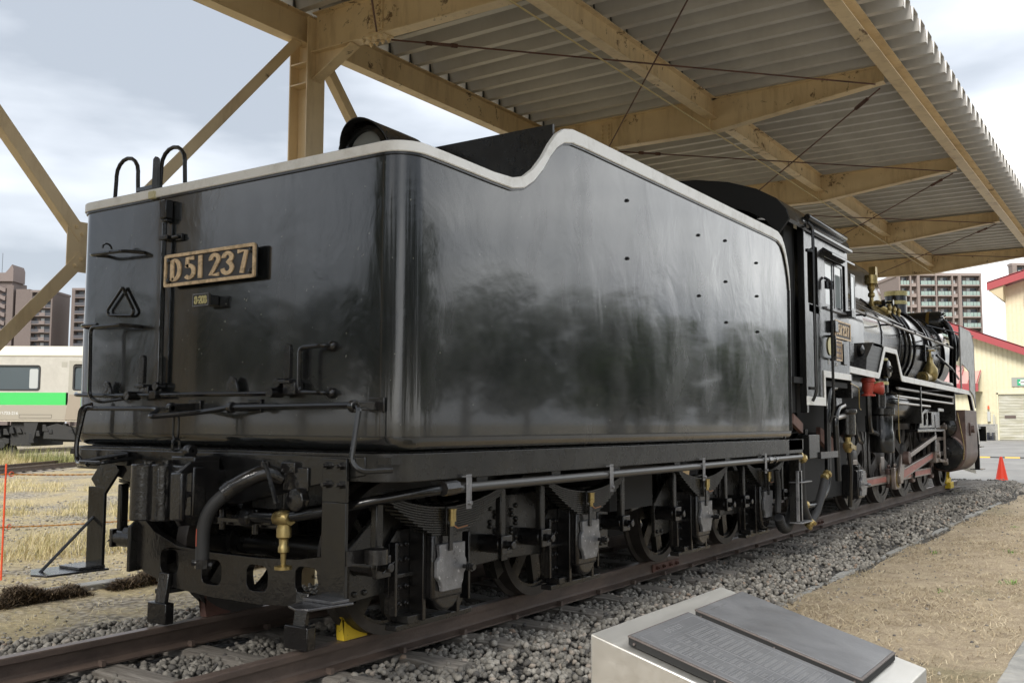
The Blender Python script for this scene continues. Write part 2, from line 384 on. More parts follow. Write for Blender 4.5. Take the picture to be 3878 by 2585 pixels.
M_yellow = mat('chipped_yellow', (.75,.52,.03), .55, build=lambda m, t, b: (lambda q: (q.l(q.mix(q.ramp(q.noise(26, None, 6, .75), [(.60,0),(.66,1)]), (.74,.52,.03), (.08,.05,.02)), b.inputs['Base Color']), q.bump(q.noise(30), .002, b, .5)))(N(t)))
M_orange = mat('orange_plastic', (.85,.10,.03), .45)
M_ropeorange = mat('orange_rope', (.52,.24,.05), .7)
M_glass = mat('dark_window_glass', (.05,.06,.065), .08, spec=.8)
M_clearglass = mat('cab_glass', (.32,.36,.36), .08, spec=.9)
M_lens = mat('ribbed_lens', (.42,.43,.40), .15, spec=.8, coat=.5)
M_darkin = mat('dark_interior', (.012,.012,.012), .8)
M_leaf = mat('tree_leaf', (.05,.08,.025), .6)
# ================================================================ ground
GZ = -.35
def grid(name, x0, x1, y0, y1, nx, ny, fz, m, **k):
    mb = MB()
    mb.v = [(x0+(x1-x0)*i/nx, y0+(y1-y0)*j/ny, 0) for i in range(nx+1) for j in range(ny+1)]
    mb.v = [(x, y, fz(x, y)) for x, y, _ in mb.v]
    mb.f = [(i*(ny+1)+j, (i+1)*(ny+1)+j, (i+1)*(ny+1)+j+1, i*(ny+1)+j+1) for i in range(nx) for j in range(ny)]
    return P(name, mb, m, **k)
def wob(x, y): return .012*math.sin(x*1.7+y*.9)+.010*math.sin(x*.63-y*2.1+1)+.006*math.sin(x*4.1+y*3.3)
def gl(x, y):                    # yard ground on the far side of the track
    if y > 3.7: return GZ+.035+.5*wob(x, y)+max(0, min(1, (y-12)/20))*.12
    return GZ-.01+.02*(3.7-y)/2.4+.5*wob(x, y)
M_far = mat('distant_ground', (.20,.18,.12), .95, build=_dirt)
structure(grid('ground', -600, 900, -600, 900, 6, 6, lambda x, y: GZ-.16, M_far))
structure(grid('stony_yard', -12, 24.4, 1.2, 62, 40, 90, gl, M_dirt))
def gr(x, y): return GZ+.8*wob(x, y)+max(0, -(y+1.6))*.01
structure(grid('dry_grass_ground', -8, 23.6, -3.46, -1.45, 120, 16, gr, M_ground))
road = MB().box(22.3, 190, -60, 1.1, GZ-.12, GZ-.004).box(24.3, 190, 1.1, 36, GZ-.12, GZ-.004)
structure(P('road', road, M_asph))
structure(P('pavement', MB().box(-9, 22.3, -9, -3.60, GZ-.12, GZ-.002), M_asph))
# ballast bed: shoulders slope down on both sides
def bz(x, y):
    if y < -1.15: return -.165-(min(1.62, -y)-1.15)/.47*.17
    if y > 1.6: return -.185-(min(2.05, y)-1.6)/.45*.16
    return -.175
structure(grid('ballast_bed', -8, 23.2, -1.66, 2.1, 60, 29, lambda x, y: bz(x, y)-.025, M_bed))

# stones as real angular geometry: one mesh built with numpy
PHI = (1+5**.5)/2
ICO = np.array([(-1,PHI,0),(1,PHI,0),(-1,-PHI,0),(1,-PHI,0),(0,-1,PHI),(0,1,PHI),(0,-1,-PHI),(0,1,-PHI),(PHI,0,-1),(PHI,0,1),(-PHI,0,-1),(-PHI,0,1)])/1.9
ICF = np.array([(0,11,5),(0,5,1),(0,1,7),(0,7,10),(0,10,11),(1,5,9),(5,11,4),(11,10,2),(10,7,6),(7,1,8),(3,9,4),(3,4,2),(3,2,6),(3,6,8),(3,8,9),(4,9,5),(2,4,11),(6,2,10),(8,6,7),(9,8,1)])
def stones(name, pos, size, tone, m, label, flat=.75):
    n = len(pos)
    V = ICO[None]*(1+rng.uniform(-.48, .30, (n, 12, 1)))
    V = V*np.stack([rng.uniform(.75,1.3,n), rng.uniform(.65,1.05,n), rng.uniform(.5,.95,n)*flat/.75], 1)[:, None]
    lim = rng.uniform(.50, .80, (n, 1, 3)); V = np.clip(V*1.22, -lim, lim)
    a = rng.uniform(0, 2*PI, n); t = rng.uniform(-.9, .9, n)
    ca, sa, ct, st = np.cos(a), np.sin(a), np.cos(t), np.sin(t)
    x, y, z = V[..., 0], V[..., 1], V[..., 2]
    y, z = y*ct[:, None]-z*st[:, None], y*st[:, None]+z*ct[:, None]
    x, y = x*ca[:, None]-y*sa[:, None], x*sa[:, None]+y*ca[:, None]
    V = np.stack([x, y, z], -1)*size[:, None, None]+pos[:, None]
    F = (ICF[None]+np.arange(n)[:, None, None]*12).reshape(-1)
    me = bpy.data.meshes.new(name); me.vertices.add(n*12); me.vertices.foreach_set('co', V.reshape(-1))
    me.loops.add(len(F)); me.loops.foreach_set('vertex_index', F.astype(np.int32))
    me.polygons.add(n*20); me.polygons.foreach_set('loop_start', np.arange(0, len(F), 3, dtype=np.int32))
    at = me.attributes.new('tone', 'FLOAT', 'POINT'); at.data.foreach_set('value', np.repeat(tone, 12).astype(np.float32))
    me.update(); me.validate(); me.materials.append(m)
    o = bpy.data.objects.new(name, me); link(o); stuff(o, label, 'gravel'); return o
def field(n, x0, x1, y0, y1, pw=1.0):
    u = rng.uniform(0, 1, n)**pw; x = x0+(x1-x0)*u; y = rng.uniform(y0, y1, n); return x, y
def sleeper_near(x):
    k = (x+.02-SL0)/.585; return np.abs(k-np.round(k))*.585
SL0 = -3.31+.0
xs, ys, ss = [], [], []
for (n, x0, x1, pw, s0, s1) in ((34000, -2.6, 7.5, 1, .017, .031), (21000, 7.5, 23.0, 1.1, .021, .034)):
    x, y = field(n, x0, x1, -1.66, 2.02, pw); xs.append(x); ys.append(y); ss.append(rng.uniform(s0, s1, n))
x = np.concatenate(xs); y = np.concatenate(ys); s = np.concatenate(ss)
ed = -1.52+.05*np.sin(x*2.3)+.04*np.sin(x*5.1); keep = (y > ed-.1*rng.random(len(x))**2) & (y < 1.66+.10*np.sin(x*1.9)+.32*rng.random(len(x))**2)
keep &= (np.abs(np.abs(y)-.566) > .085)
dn = sleeper_near(x); onsl = (dn < .105) & (y > -1.08) & (y < 1.05)
cover = np.where(np.abs(y) < .5, .10, .16) + .40*(np.sin(x*7.7+y*3)>.8)
keep &= ~(onsl & (rng.random(len(x)) > cover))
x, y, s, onsl = x[keep], y[keep], s[keep], onsl[keep]
z = np.array([bz(a, b) for a, b in zip(x, y)])+rng.uniform(-.012, .016, len(x))+np.where(onsl, .016, 0)
z -= np.where(np.abs(y) < .5, .012, 0)
tone = np.clip(rng.normal(.50, .25, len(x)), 0, .92); tone = np.where(rng.random(len(x)) < .02, 1.0, tone)
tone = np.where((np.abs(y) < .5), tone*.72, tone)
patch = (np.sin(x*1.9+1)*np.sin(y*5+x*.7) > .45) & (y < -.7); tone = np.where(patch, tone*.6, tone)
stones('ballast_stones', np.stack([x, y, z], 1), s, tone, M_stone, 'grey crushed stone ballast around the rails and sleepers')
# loose pebbles on the far yard
n = 15000; x, y = field(n, -2.5, 16, 1.0, 13, 1.2); y = 1.0+(y-1.0)**1.25/(12**.25)
s = rng.uniform(.006, .02, n)*(1+.06*y)
kk = (np.sin(x*1.3+y*.9)+np.sin(y*2.3-x*.4) > -.6) | (y > 3.8); x, y, s = x[kk], y[kk], s[kk]
z = np.array([gl(a, b) for a, b in zip(x, y)])+s*.2
stones('yard_pebbles', np.stack([x, y, z], 1), s, np.clip(rng.normal(.62,.2,len(x)),0,.9), M_stone, 'flat brown and grey pebbles scattered over the yard', .45)
n = 1500; x, y = field(n, -1, 21, -3.2, -1.5); s = rng.uniform(.006, .021, n); z = np.array([gr(a, b) for a, b in zip(x, y)])+.004
y = np.where(rng.random(n) < .6, -1.5-np.abs(rng.normal(0, .12, n)), y)
stones('stray_stones', np.stack([x, y, z], 1), s, np.clip(rng.normal(.35,.2,n),0,1), M_stone, 'stray dark stones on the dry grass strip', .6)

# grass: thin blades
def blades(name, x, y, z, h, wd, lean, m, label, seg=2, lie=0, cat='grass'):
    n = len(x); a = rng.uniform(0, 2*PI, n); l = lean*rng.uniform(.3, 1.3, n)*h
    dx, dy = np.cos(a)*l, np.sin(a)*l; wx, wy = -np.sin(a)*wd/2, np.cos(a)*wd/2
    cz = np.where(lie > 0, h*.12, 0)
    top = np.stack([x+dx, y+dy, z+h*(1-lie)+lie*.006], 1)
    mid = np.stack([x+dx*.4, y+dy*.4, z+h*(.58*(1-lie))+cz*lie], 1)
    b = np.stack([x, y, z], 1); wv = np.stack([wx, wy, np.zeros(n)], 1)
    V = np.stack([b-wv, b+wv, mid-wv*.8, mid+wv*.8, top], 1)
    F = np.array([0,1,3, 0,3,2, 2,3,4])[None]+np.arange(n)[:, None]*5; F = F.reshape(-1)
    me = bpy.data.meshes.new(name); me.vertices.add(n*5); me.vertices.foreach_set('co', V.reshape(-1))
    me.loops.add(len(F)); me.loops.foreach_set('vertex_index', F.astype(np.int32)); me.polygons.add(n*3)
    me.polygons.foreach_set('loop_start', np.arange(0, len(F), 3, dtype=np.int32))
    at = me.attributes.new('tone', 'FLOAT', 'POINT'); at.data.foreach_set('value', np.repeat(rng.random(n), 5).astype(np.float32))
    me.update(); me.validate(); me.materials.append(m); o = bpy.data.objects.new(name, me); link(o); stuff(o, label, cat); return o
def _grass(stops):
    def f(m, t, b):
        a = t.nodes.new('ShaderNodeAttribute'); a.attribute_name = 'tone'; q = N(t); q.l(q.ramp(a.outputs['Fac'], stops), b.inputs['Base Color'])
    return f
M_drygrass = mat('dry_yellow_grass', (.5,.42,.2), .8, build=_grass([(0, (.26,.23,.08)), (.2, (.38,.33,.14)), (.6, (.58,.47,.23)), (1, (.72,.63,.40))]))
M_straw = mat('dead_straw', (.3,.22,.12), .85, build=_grass([(0, (.13,.095,.055)), (.3, (.33,.255,.155)), (.8, (.55,.455,.30)), (1, (.76,.66,.47))]))
M_greenleaf = mat('fresh_weed', (.10,.22,.04), .6, build=_grass([(0, (.07,.15,.03)), (1, (.20,.36,.07))]))
def left_region(n, r0, r1, a0=50, a1=70):
    r = r0+(r1-r0)*rng.random(n)**1.0; a = np.radians(rng.uniform(a0, a1, n))
    return -3.66+r*np.cos(a), -4.36+r*np.sin(a)
x, y = left_region(70000, 11, 27); pt = np.sin(x*.9+1.3)*np.sin(y*.8+.3)+.35*np.sin(x*3+y*2.2)+.25*np.sin(x*5.3-y*3.9); k = ((pt > -.15+.5*rng.random(len(x))) & (y > 4.4) & (y > 5.6+.3*np.sin(x)) & (y-(15.75+(x-2)*.704) < -.9)); x, y = x[k], y[k]
blades('dry_grass', x, y, np.array([gl(a, b) for a, b in zip(x, y)]), rng.uniform(.03,.16,len(x)), .005, 1.0, M_drygrass, 'low yellow dry grass between the kerb and the rusty rails')
x, y = left_region(80000, 26.0, 37.2, 51, 68); _d = y-(15.75+(x-2)*.704); _k = (_d > 2.0) & (_d < 7); x, y = x[_k], y[_k]
blades('tall_dry_grass', x, y, np.array([gl(a, b) for a, b in zip(x, y)]), rng.uniform(.08,.34,len(x))*(1+.6*(np.sin(x*1.1)*np.sin(y*1.7)>.5)), .008, .5, M_drygrass, 'tall straw coloured grass in front of the commuter train')
x, y = left_region(6000, 35.2, 36.9, 50, 68)
blades('green_weeds', x, y, np.array([gl(a, b) for a, b in zip(x, y)]), rng.uniform(.2,.75,len(x))*(.45+.55*np.abs(np.sin(x*2.7+y))), .012, .35, M_greenleaf if False else mat('green_yellow_weed', (.2,.25,.08), .7, build=_grass([(0,(.13,.16,.05)),(1,(.42,.40,.16))])), 'green weeds along the commuter train wheels')
x, y = left_region(16000, 8, 22, 50, 72); k = y > 1.5; x, y = x[k], y[k]
blades('loose_straw', x, y, np.array([gl(a, b) for a, b in zip(x, y)])+.006, rng.uniform(.04,.13,len(x)), .0032, 1.4, M_drygrass, 'loose straw lying on the stony yard', lie=.88)
n = 60000; x, y = field(n, -1.5, 15, -3.44, -1.42, 1.35); k = (y < -1.52+.1*np.sin(x*3)) | (rng.random(n) < .25); _q = np.sin(x*1.3+y*2)+np.sin(x*2.9-y*4.3)+.8*np.sin(x*7+y*9); k &= rng.random(n) < np.clip(.55+.3*_q, .12, 1); x, y = x[k], y[k]
blades('dead_thatch', x, y, np.array([gr(a, b) for a, b in zip(x, y)])+.003, rng.uniform(.04,.13,len(x)), .0034, 1.3, M_straw, 'fine dead straw covering the ground beside the ballast', lie=.85)
x = []; y = []
for cx, cy, nn in ((3.02,-2.3,60),(6.9,-3.05,40),(6.0,-2.6,12),(8.9,-2.0,14),(9.4,-2.75,26),(12.6,-2.4,20),(22.6,-1.1,160),(23.4,-.5,160),(22.9,-1.6,120),(18.9,-1.2,16),(20.9,.62,90)):
    x += list(rng.normal(cx, .05 if nn < 80 else .22, nn)); y += list(rng.normal(cy, .04 if nn < 80 else .12, nn))
x = np.array(x); y = np.array(y)
blades('green_tufts', x, y, np.full(len(x), GZ+.002), rng.uniform(.02,.055,len(x)), .012, .9, M_greenleaf, 'small bright green weeds dotting the dry ground', cat='weeds')

# ================================================================ track under the engine
trk = structure(bpy.data.objects.new('railway_track', None)); link(trk)
def rail_mesh(x0, x1):
    pr = [(-.0635,0),(.0635,0),(.0635,.010),(.012,.026),(.008,.04),(.008,.098),(.0325,.106),(.0325,.134),(.029,.140),(-.029,.140),(-.0325,.134),(-.0325,.106),(-.008,.098),(-.008,.04),(-.012,.026),(-.0635,.010)]
    mb = MB(); n = len(pr); mb.v = [(x0, a, b-.140) for a, b in pr]+[(x1, a, b-.140) for a, b in pr]
    mb.f = [(i, (i+1)%n, n+(i+1)%n, n+i) for i in range(n)]+[tuple(range(n)), tuple(range(2*n-1, n-1, -1))]
    me = mesh_of(mb, 'rail', M_rail, False); me.materials.append(M_railtop)
    for p_ in me.polygons:
        if p_.normal.z > .9 and p_.center.z > -.02: p_.material_index = 1
    return me
RY = .566; JX = 4.42
for sgn in (-1, 1):
    for a, b_ in ((-9, JX-.004), (JX+.004, 8.9), (8.91, 19.0 if sgn < 0 else 19.3)):
        me = rail_mesh(a, b_); o = inst('rail', me, trk, (0, sgn*RY, 0))
    for jx in (JX, 8.905):
        for q in (-1, 1):
            mb = MB(); mb.ext([[(-.27,-.105),(.27,-.105),(.27,-.04),(-.27,-.04)]], sgn*RY+q*.012, sgn*RY+q*.026, lambda u, v, w_, j=jx: (j+u, w_, v))
            fo = P('fishplate', mb, M_rust, trk, .003)
            bb = MB(); bolts(bb, [(jx+d, sgn*RY+q*.026, -.072) for d in (-.2,-.07,.07,.2)], (0,q,0), .018, .02)
            P('bolt', bb, M_rust, fo)
slm = []
for v in range(4):                # four weathered sleeper shapes
    mb = MB(); n = 14; r_ = random.Random(v)
    for j in range(n+1):
        yy = -1.05+2.1*j/n
        wl = .1+r_.uniform(-.006,.006); wr = .1+r_.uniform(-.006,.006); zt = r_.uniform(-.006,.004)
        mb.v += [(-wl, yy, -.145), (-wl+.012, yy, -.012+zt), (-.03, yy, zt*.6), (.04, yy, r_.uniform(-.008,.003)), (wr-.012, yy, -.01+zt), (wr, yy, -.145)]
    for j in range(n):
        for i in range(5): mb.f.append((j*6+i, j*6+i+1, j*6+i+7, j*6+i+6))
    mb.f += [tuple(range(6)), tuple(range(n*6+5, n*6-1, -1))]
    slm.append(mesh_of(mb, 'sleeper', M_wood, True, 30))
sx_ = [SL0+.585*i for i in range(44)]
for i, xx in enumerate(sx_):
    inst('sleeper', slm[i % 4], trk, (xx, random.uniform(-.03,.03), -.143), (0, 0, random.uniform(-.012,.012)+(PI if i % 3 == 0 else 0)))
# spikes at each rail foot
spk = MB().box(-.012, .012, -.02, .02, -.01, .022); spm = mesh_of(spk, 'spike', M_rail, False)
for i, xx in enumerate(sx_):
    if xx < 9:
        for sgn in (-1, 1):
            for q in (-1, 1): inst('spike', spm, trk, (xx+q*.04, sgn*RY+q*.075, -.125))

# wheel chocks and the yellow end stop
def chock(x, yc, side, label):
    mb = MB(); r_ = .43
    arc_ = [(.598+r_*math.sin(R(a))*-1-.004, .43-r_*math.cos(R(a))) for a in (14, 22, 30, 38, 46)]
    pr = [(x-.02, .002), (arc_[0][0]-.0, .002)]+arc_+[(x-.02, arc_[-1][1]+.0)]
    mb.ext([pr], yc-.028, yc+.028, XZ); o = P('wheel_chock', mb, M_yellow, None, .002); tag(o, label, 'wheel chock')
    return o
chock(.325, -.572, 0, 'chipped yellow steel chock wedged behind the near rear tender wheel')
_c = chock(.325, .572, 0, 'steel chock behind the far rear tender wheel, its shade painted dark brown'); _c.data.materials[0] = M_rust  # shade on the far chock is put into its colour with the rust material
for yy, lb in ((-RY, 'yellow clamp stop bolted on the near rail under the front of the locomotive'), (RY, 'yellow clamp stop on the far rail under the front of the locomotive')):
    t_ = thing('rail_stop', lb, 'rail stop', (17.9, yy, 0), 'yellow rail stops')
    mb = MB(); mb.ext([[(17.55,.0),(18.05,.0),(18.05,.10),(17.93,.11),(17.88,.30),(17.80,.33),(17.72,.30),(17.66,.14),(17.55,.12)]], yy-.05, yy+.05, XZ)
    P('body', mb, M_yellow, t_, .01); P('clamp', MB().box(17.62, 17.98, yy-.11, yy+.11, -.10, .03), M_yellow, t_, .01)
    P('face_plate', MB().box(17.66, 17.69, yy-.09, yy+.09, .10, .36), M_yellow, t_, .005)

# edging stones on the right of the ballast, kerb beyond the track, kerb by the path
edg = structure(bpy.data.objects.new('concrete_edging', None)); link(edg)
xx = 4.0
while xx < 15.5:
    l_ = 1.2; r_ = random.Random(int(xx*10)); pr = []
    if not 7.35 < xx+.6 < 7.9:
        nn = 14
        a_ = [(xx+l_*i/nn, -1.60+r_.uniform(-.018,.018)) for i in range(nn+1)]; b__ = [(xx+l_*i/nn, -1.49+r_.uniform(-.02,.02)) for i in range(nn, -1, -1)]
        o = P('edging_slab', MB().ext([a_+b__], GZ-.05, GZ+.028+r_.uniform(-.006,.006), XY), M_conc, edg, .003)
    xx += l_+.006
P('edging_slab', MB().box(14.9, 17.6, -1.60, -1.5, GZ-.05, GZ+.026), M_conc, edg, .004)
kb = structure(bpy.data.objects.new('path_kerb', None)); link(kb)
for i in range(26):
    P('kerb_stone', MB().box(-8+i*1.2, -8+i*1.2+1.192, -3.61, -3.445, GZ-.1, GZ+.022), M_conc, kb, .012)
lk = structure(bpy.data.objects.new('yard_kerb', None)); link(lk)
for i in range(20):
    P('kerb_stone', MB().box(-4+i*1.0, -4+i*1.0+.99, 3.72, 3.88, GZ-.1, GZ+.075+random.uniform(-.008,.008)), M_conc, lk, .012)
# peeled sod with roots lying on the kerb
def sod(x0, x1, seed, label):
    r_ = np.random.default_rng(seed); n = 9000
    x = r_.uniform(x0, x1, n); e_ = np.minimum(1, np.minimum(x-x0, x1-x)/.12); yy = 3.66+r_.normal(0, .05, n); z0 = GZ+r_.uniform(0, .15, n)*e_*(.75+.25*np.sin(x*9))
    return blades('peeled_sod', x, yy, z0, r_.uniform(.03,.09,n), .006, 1.2, mat('root_brown', (.1,.07,.04), .9, build=_grass([(0,(.035,.025,.016)),(.7,(.13,.09,.055)),(1,(.30,.22,.13))])), label, lie=.6, cat='sod')
for a, b_, lb in ((-.3,.62,'clump of dead roots and peeled sod at the left end of the yard kerb'), (.68,1.5,'second long clump of dead roots lying against the yard kerb'), (1.72,2.6,'clump of peeled sod on the kerb just left of the tender end frame'), (2.65,4.2,'strip of peeled sod along the kerb behind the tender')):
    sod(a, b_, int(a*100)+99, lb)

# ================================================================ canopy
CX0, BAY, CY = 2.742, 4.36, 2.2
RX = [CX0+BAY*i for i in range(-2, 5)]
can = thing('platform_canopy', 'open ochre steel canopy with corrugated metal roof over the engine', 'canopy', (CX0, 2.32, GZ))
def ibeam(mb, a, b, wd, h, tf=.012, tw=.008):     # web + two flanges along a-b, h measured down from the given line
    a = Vector(a); b = Vector(b)
    mb.bar(a-Vector((0,0,tf/2)), b-Vector((0,0,tf/2)), wd, tf); mb.bar(a-Vector((0,0,h-tf/2)), b-Vector((0,0,h-tf/2)), wd, tf)
    mb.bar(a-Vector((0,0,h/2)), b-Vector((0,0,h/2)), tw, h-2*tf); return mb
TOPZ = 5.055
for i, x in enumerate(RX):
    # column: H section, flanges face the track
    mb = MB().box(x-.114, x+.114, CY, CY+.013, GZ-.02, 5.0).box(x-.114, x+.114, CY+.227, CY+.24, GZ-.02, 5.0).box(x-.005, x+.005, CY+.013, CY+.227, GZ-.02, 5.0)
    c_ = P('column', mb, M_beam, can)
    for zz in (4.36, 4.56): P('stiffener', MB().box(x-.112, x-.005, CY+.013, CY+.227, zz, zz+.012).box(x+.005, x+.112, CY+.013, CY+.227, zz, zz+.012), M_beam, c_)
    # rafter: parallel to the middle purlin, then tapering to the tip
    bot = [(CY, 4.68), (0.0, 4.655), (-1.97, 4.885)]; tp = [(CY, TOPZ), (0.0, TOPZ), (-1.97, TOPZ)]
    mb = MB(); web = [(y, z) for y, z in bot]+[(y, z) for y, z in reversed(tp)]
    mb.ext([web], x-.005, x+.005, YZ)
    for line, dz in ((bot, -.006), (tp, -.006)):
        for (y0, z0), (y1, z1) in zip(line, line[1:]): mb.bar((x, y0, z0+dz), (x, y1, z1+dz), .13, .012)
    rf = P('rafter', mb, M_beam, can)
    # splice with bolts
    sp = MB().box(x-.016, x-.006, 1.36, 1.53, 4.72, 5.0); bolts(sp, [(x-.016, yy, zz) for yy in (1.40, 1.49) for zz in (4.76,4.81,4.86,4.92,4.97)], (-1,0,0), .017, .016)
    P('splice_plate', sp, M_beam, rf)
    sp = MB().box(x-.075, x+.075, 1.30, 1.60, 4.648, 4.660); bolts(sp, [(x+a_, yy, 4.648) for a_ in (-.05, .05) for yy in (1.34,1.41,1.48,1.55)], (0,0,-1), .019, .022)
    P('splice_plate', sp, M_beam, rf)
    # knee under the rafter
    mb = MB().ext([[(CY, 4.42), (CY, 4.67), (1.72, 4.66)]], x-.005, x+.005, YZ); mb.bar((x, CY-.0, 4.405), (x, 1.70, 4.655), .125, .012, (0,1,0))
    P('knee_brace', mb, M_beam, c_)
    st = MB().box(x-.06, x-.005, 0.02, 0.03, 4.67, 5.04); P('stiffener', st, M_beam, rf)
x0, x1 = RX[0]-.3, RX[-1]+.12
for i in range(len(RX)-1):
    a, b_ = RX[i]+.006, RX[i+1]-.006
    P('edge_beam', ibeam(MB(), (a, CY+.12, TOPZ), (b_, CY+.12, TOPZ), .13, .29), M_beam, can)
    P('purlin', ibeam(MB(), (a, 0, TOPZ), (b_, 0, TOPZ), .125, .25), M_beam, can)
P('edge_purlin', MB().box(x0, x1, -2.03, -2.02, 4.875, TOPZ).box(x0, x1, -2.155, -2.03, 4.875, 4.885).box(x0, x1, -2.155, -2.03, TOPZ-.01, TOPZ), M_beam, can)
P('conduit', MB().tube([(x0, -.03, 4.640), (x1, -.03, 4.640)], .008, 6), M_pale if False else mat('yellow_conduit', (.55,.44,.20), .5), can)
# folded roof sheets, one rib each
PIT = .34; prof = [(0,0),(.078,0),(.108,.155),(.308,.155),(.34,0)]
y0r, y1r = -2.49, 2.52
mb = MB(); th = .008
for (u, v) in prof: mb.v += [(u, y0r, v), (u, y1r, v)]
for (u, v) in prof: mb.v += [(u, y0r, v+th), (u, y1r, v+th)]
for i in range(4):
    mb.f += [(2*i, 2*i+1, 2*i+3, 2*i+2), (10+2*i, 10+2*i+2, 10+2*i+3, 10+2*i+1), (2*i, 2*i+2, 10+2*i+2, 10+2*i), (2*i+1, 10+2*i+1, 10+2*i+3, 2*i+3)]
rm = mesh_of(mb, 'roof_panel', M_sheet, False)
nrib = int((x1-x0)/PIT)+1
for i in range(nrib): inst('roof_panel', rm, can, (x0+i*PIT, 0, TOPZ+.004))
# edge closers: small rusty hooks between the ribs at the outer edge, dark brackets over beams
M_bk = mat('dark_bracket', (.07,.068,.065), .7)
hb = MB().box(.30+.002, .34+.05, -.006, .006, .01, .13); hm = mesh_of(hb, 'rib_bracket', M_bk, False)
for i in range(nrib):
    for yy in (CY+.1, .02, -2.09): inst('rib_bracket', hm, can, (x0+i*PIT, yy, TOPZ+.006))
hk = MB().ext([[(0,.0),(.05,.0),(.03,.12),(.012,.12)]], -.004, .004, XZ); hkm = mesh_of(hk, 'drip_hook', M_rust, False)
for i in range(nrib): inst('drip_hook', hkm, can, (x0+i*PIT+.002, -2.480, TOPZ+.02))
# tie rods in the roof plane
for i in range(len(RX)-1):
    for ya, yb, za, zb in ((1.35, -1.9, 4.665, 4.85), (-1.9, 1.35, 4.85, 4.665)):
        a = Vector((RX[i]+.1, ya, za)); b_ = Vector((RX[i+1]-.1, yb, zb)); 
        if ya > 0: a.z -= .012; b_.z -= .012
        mb = MB().tube([a, b_], .0085, 6); d = (b_-a).normalized(); sd2 = d.cross(Vector((0,0,1))).normalized()*.022; c0 = a+d*.35
        for q in (-1, 1): mb.bar(c0+sd2*q, c0+d*.24+sd2*q, .010, .012)
        for e_ in (c0, c0+d*.24): mb.cyl(e_-d*.03, e_+d*.03, .022, 8)
        P('tie_rod', mb, M_rust, can)
# wall bracing between the columns
YB = 2.30
for i in range(len(RX)-1):
    if i == 0: continue
    a, b_ = RX[i], RX[i+1]; mid = ((a+b_)/2, 2.48)
    for (xa, za, xb, zb) in ((a+.11, 4.83, mid[0]-.06, mid[1]+.07), (b_-.10, 4.83, mid[0]+.06, mid[1]+.07), (a+.11, .14, mid[0]-.06, mid[1]-.07), (b_-.10, .14, mid[0]+.06, mid[1]-.07)):
        mb = MB(); mb.bar((xa, YB, za), (xb, YB, zb), .008, .095, (0,0,1)); d = Vector((xb-xa, 0, zb-za)).normalized(); nrm = Vector((d.z, 0, -d.x)); nrm = -nrm if nrm.z > 0 else nrm
        mb.bar(Vector((xa, YB+.04, za))+nrm*.046, Vector((xb, YB+.04, zb))+nrm*.046, .085, .008, (nrm.x, 0, nrm.z))
        br = P('brace', mb, M_beam, can)
        bo = MB(); bolts(bo, [Vector((xb, YB-.006, zb))-d*k_ for k_ in (.03, .10)], (0,-1,0), .017, .014); P('bolt', bo, M_beam, br)
    P('gusset', MB().box(mid[0]-.19, mid[0]+.19, YB+.005, YB+.015, mid[1]-.19, mid[1]+.19), M_beam, can, .002)
P('hanger_rod', MB().tube([(2.84,1.97,4.70),(2.84,1.97,5.05)], .012, 6).box(2.80,2.88,1.90,2.04,4.690,4.71), M_rust, can)
# ================================================================ tender
TX0, TX1, HW, RC = -.134, 5.60, 1.362, .15
ten = thing('tender', 'black coal tender with white rimmed tank and brass number plate on its rear', 'tender', (2.8, 0, 0))
# plan outline (x, y) from the near front corner round the rear to the far front corner, with the height of the rim
def topz(x):
    pts = [(-1, 2.560), (.10, 2.560), (.60, 2.548), (.78, 2.556), (.90, 2.590), (1.0, 2.655), (1.10, 2.750), (1.18, 2.850), (1.26, 2.930), (1.34, 2.978), (1.44, 3.002), (1.6, 3.006), (5.10, 3.006), (5.28, 3.000), (5.39, 2.965), (5.47, 2.890), (5.53, 2.79), (5.575, 2.68), (5.60, 2.56), (9, 2.56)]
    for (a, b), (c, d) in zip(pts, pts[1:]):
        if a <= x <= c:
            t = (x-a)/(c-a); return b+(d-b)*t
def rimw(x): return .054 if x < .6 else min(.088, .054+(x-.6)*.05)
side = [x for x in ([5.60,5.59,5.575,5.553,5.53,5.50,5.47,5.43,5.39,5.34,5.28,5.2,5.1]+[4.9-.2*i for i in range(17)]+[1.6,1.52,1.44,1.39,1.34,1.30,1.26,1.22,1.18,1.14,1.10,1.05,1.0,.95,.90,.84,.78,.7,.6,.4,.2,.016])]
pl = [(x, -HW) for x in side]
pl += [(TX0+RC-RC*math.sin(R(a)), -HW+RC-RC*math.cos(R(a))) for a in range(9, 91, 9)]
pl += [(TX0, y) for y in np.linspace(-HW+RC+.08, HW-RC-.08, 16)]
pl += [(TX0+RC-RC*math.cos(R(a)), HW-RC+RC*math.sin(R(a))) for a in range(0, 90, 9)]+[(x, HW) for x in reversed(side)]
def shell(off0, off1, zf0, zf1, path=pl):          # band along the outline: offset outwards, from z0(x) to z1(x)
    mb = MB(); n = len(path); nr = []
    for i in range(n):
        a = Vector((*path[max(0, i-1)], 0)); b = Vector((*path[min(n-1, i+1)], 0)); d = (b-a).normalized(); nr.append(Vector((-d.y, d.x, 0)) * (-1 if True else 1))
    # outward = away from the centre
    for i in range(n):
        c = Vector((path[i][0]-2.7, path[i][1], 0)); nv = nr[i]
        if nv.dot(c) < 0: nv = -nv
        for off, z in ((off0, zf0(path[i][0])), (off1, zf0(path[i][0])), (off1, zf1(path[i][0])), (off0, zf1(path[i][0]))):
            mb.v.append((path[i][0]+nv.x*off, path[i][1]+nv.y*off, z))
    for i in range(n-1):
        for k in range(4): mb.f.append((i*4+k, i*4+(k+1)%4, i*4+4+(k+1)%4, i*4+4+k))
    mb.f += [(0,1,2,3), tuple(n*4-4+k for k in (3,2,1,0))]
    return mb
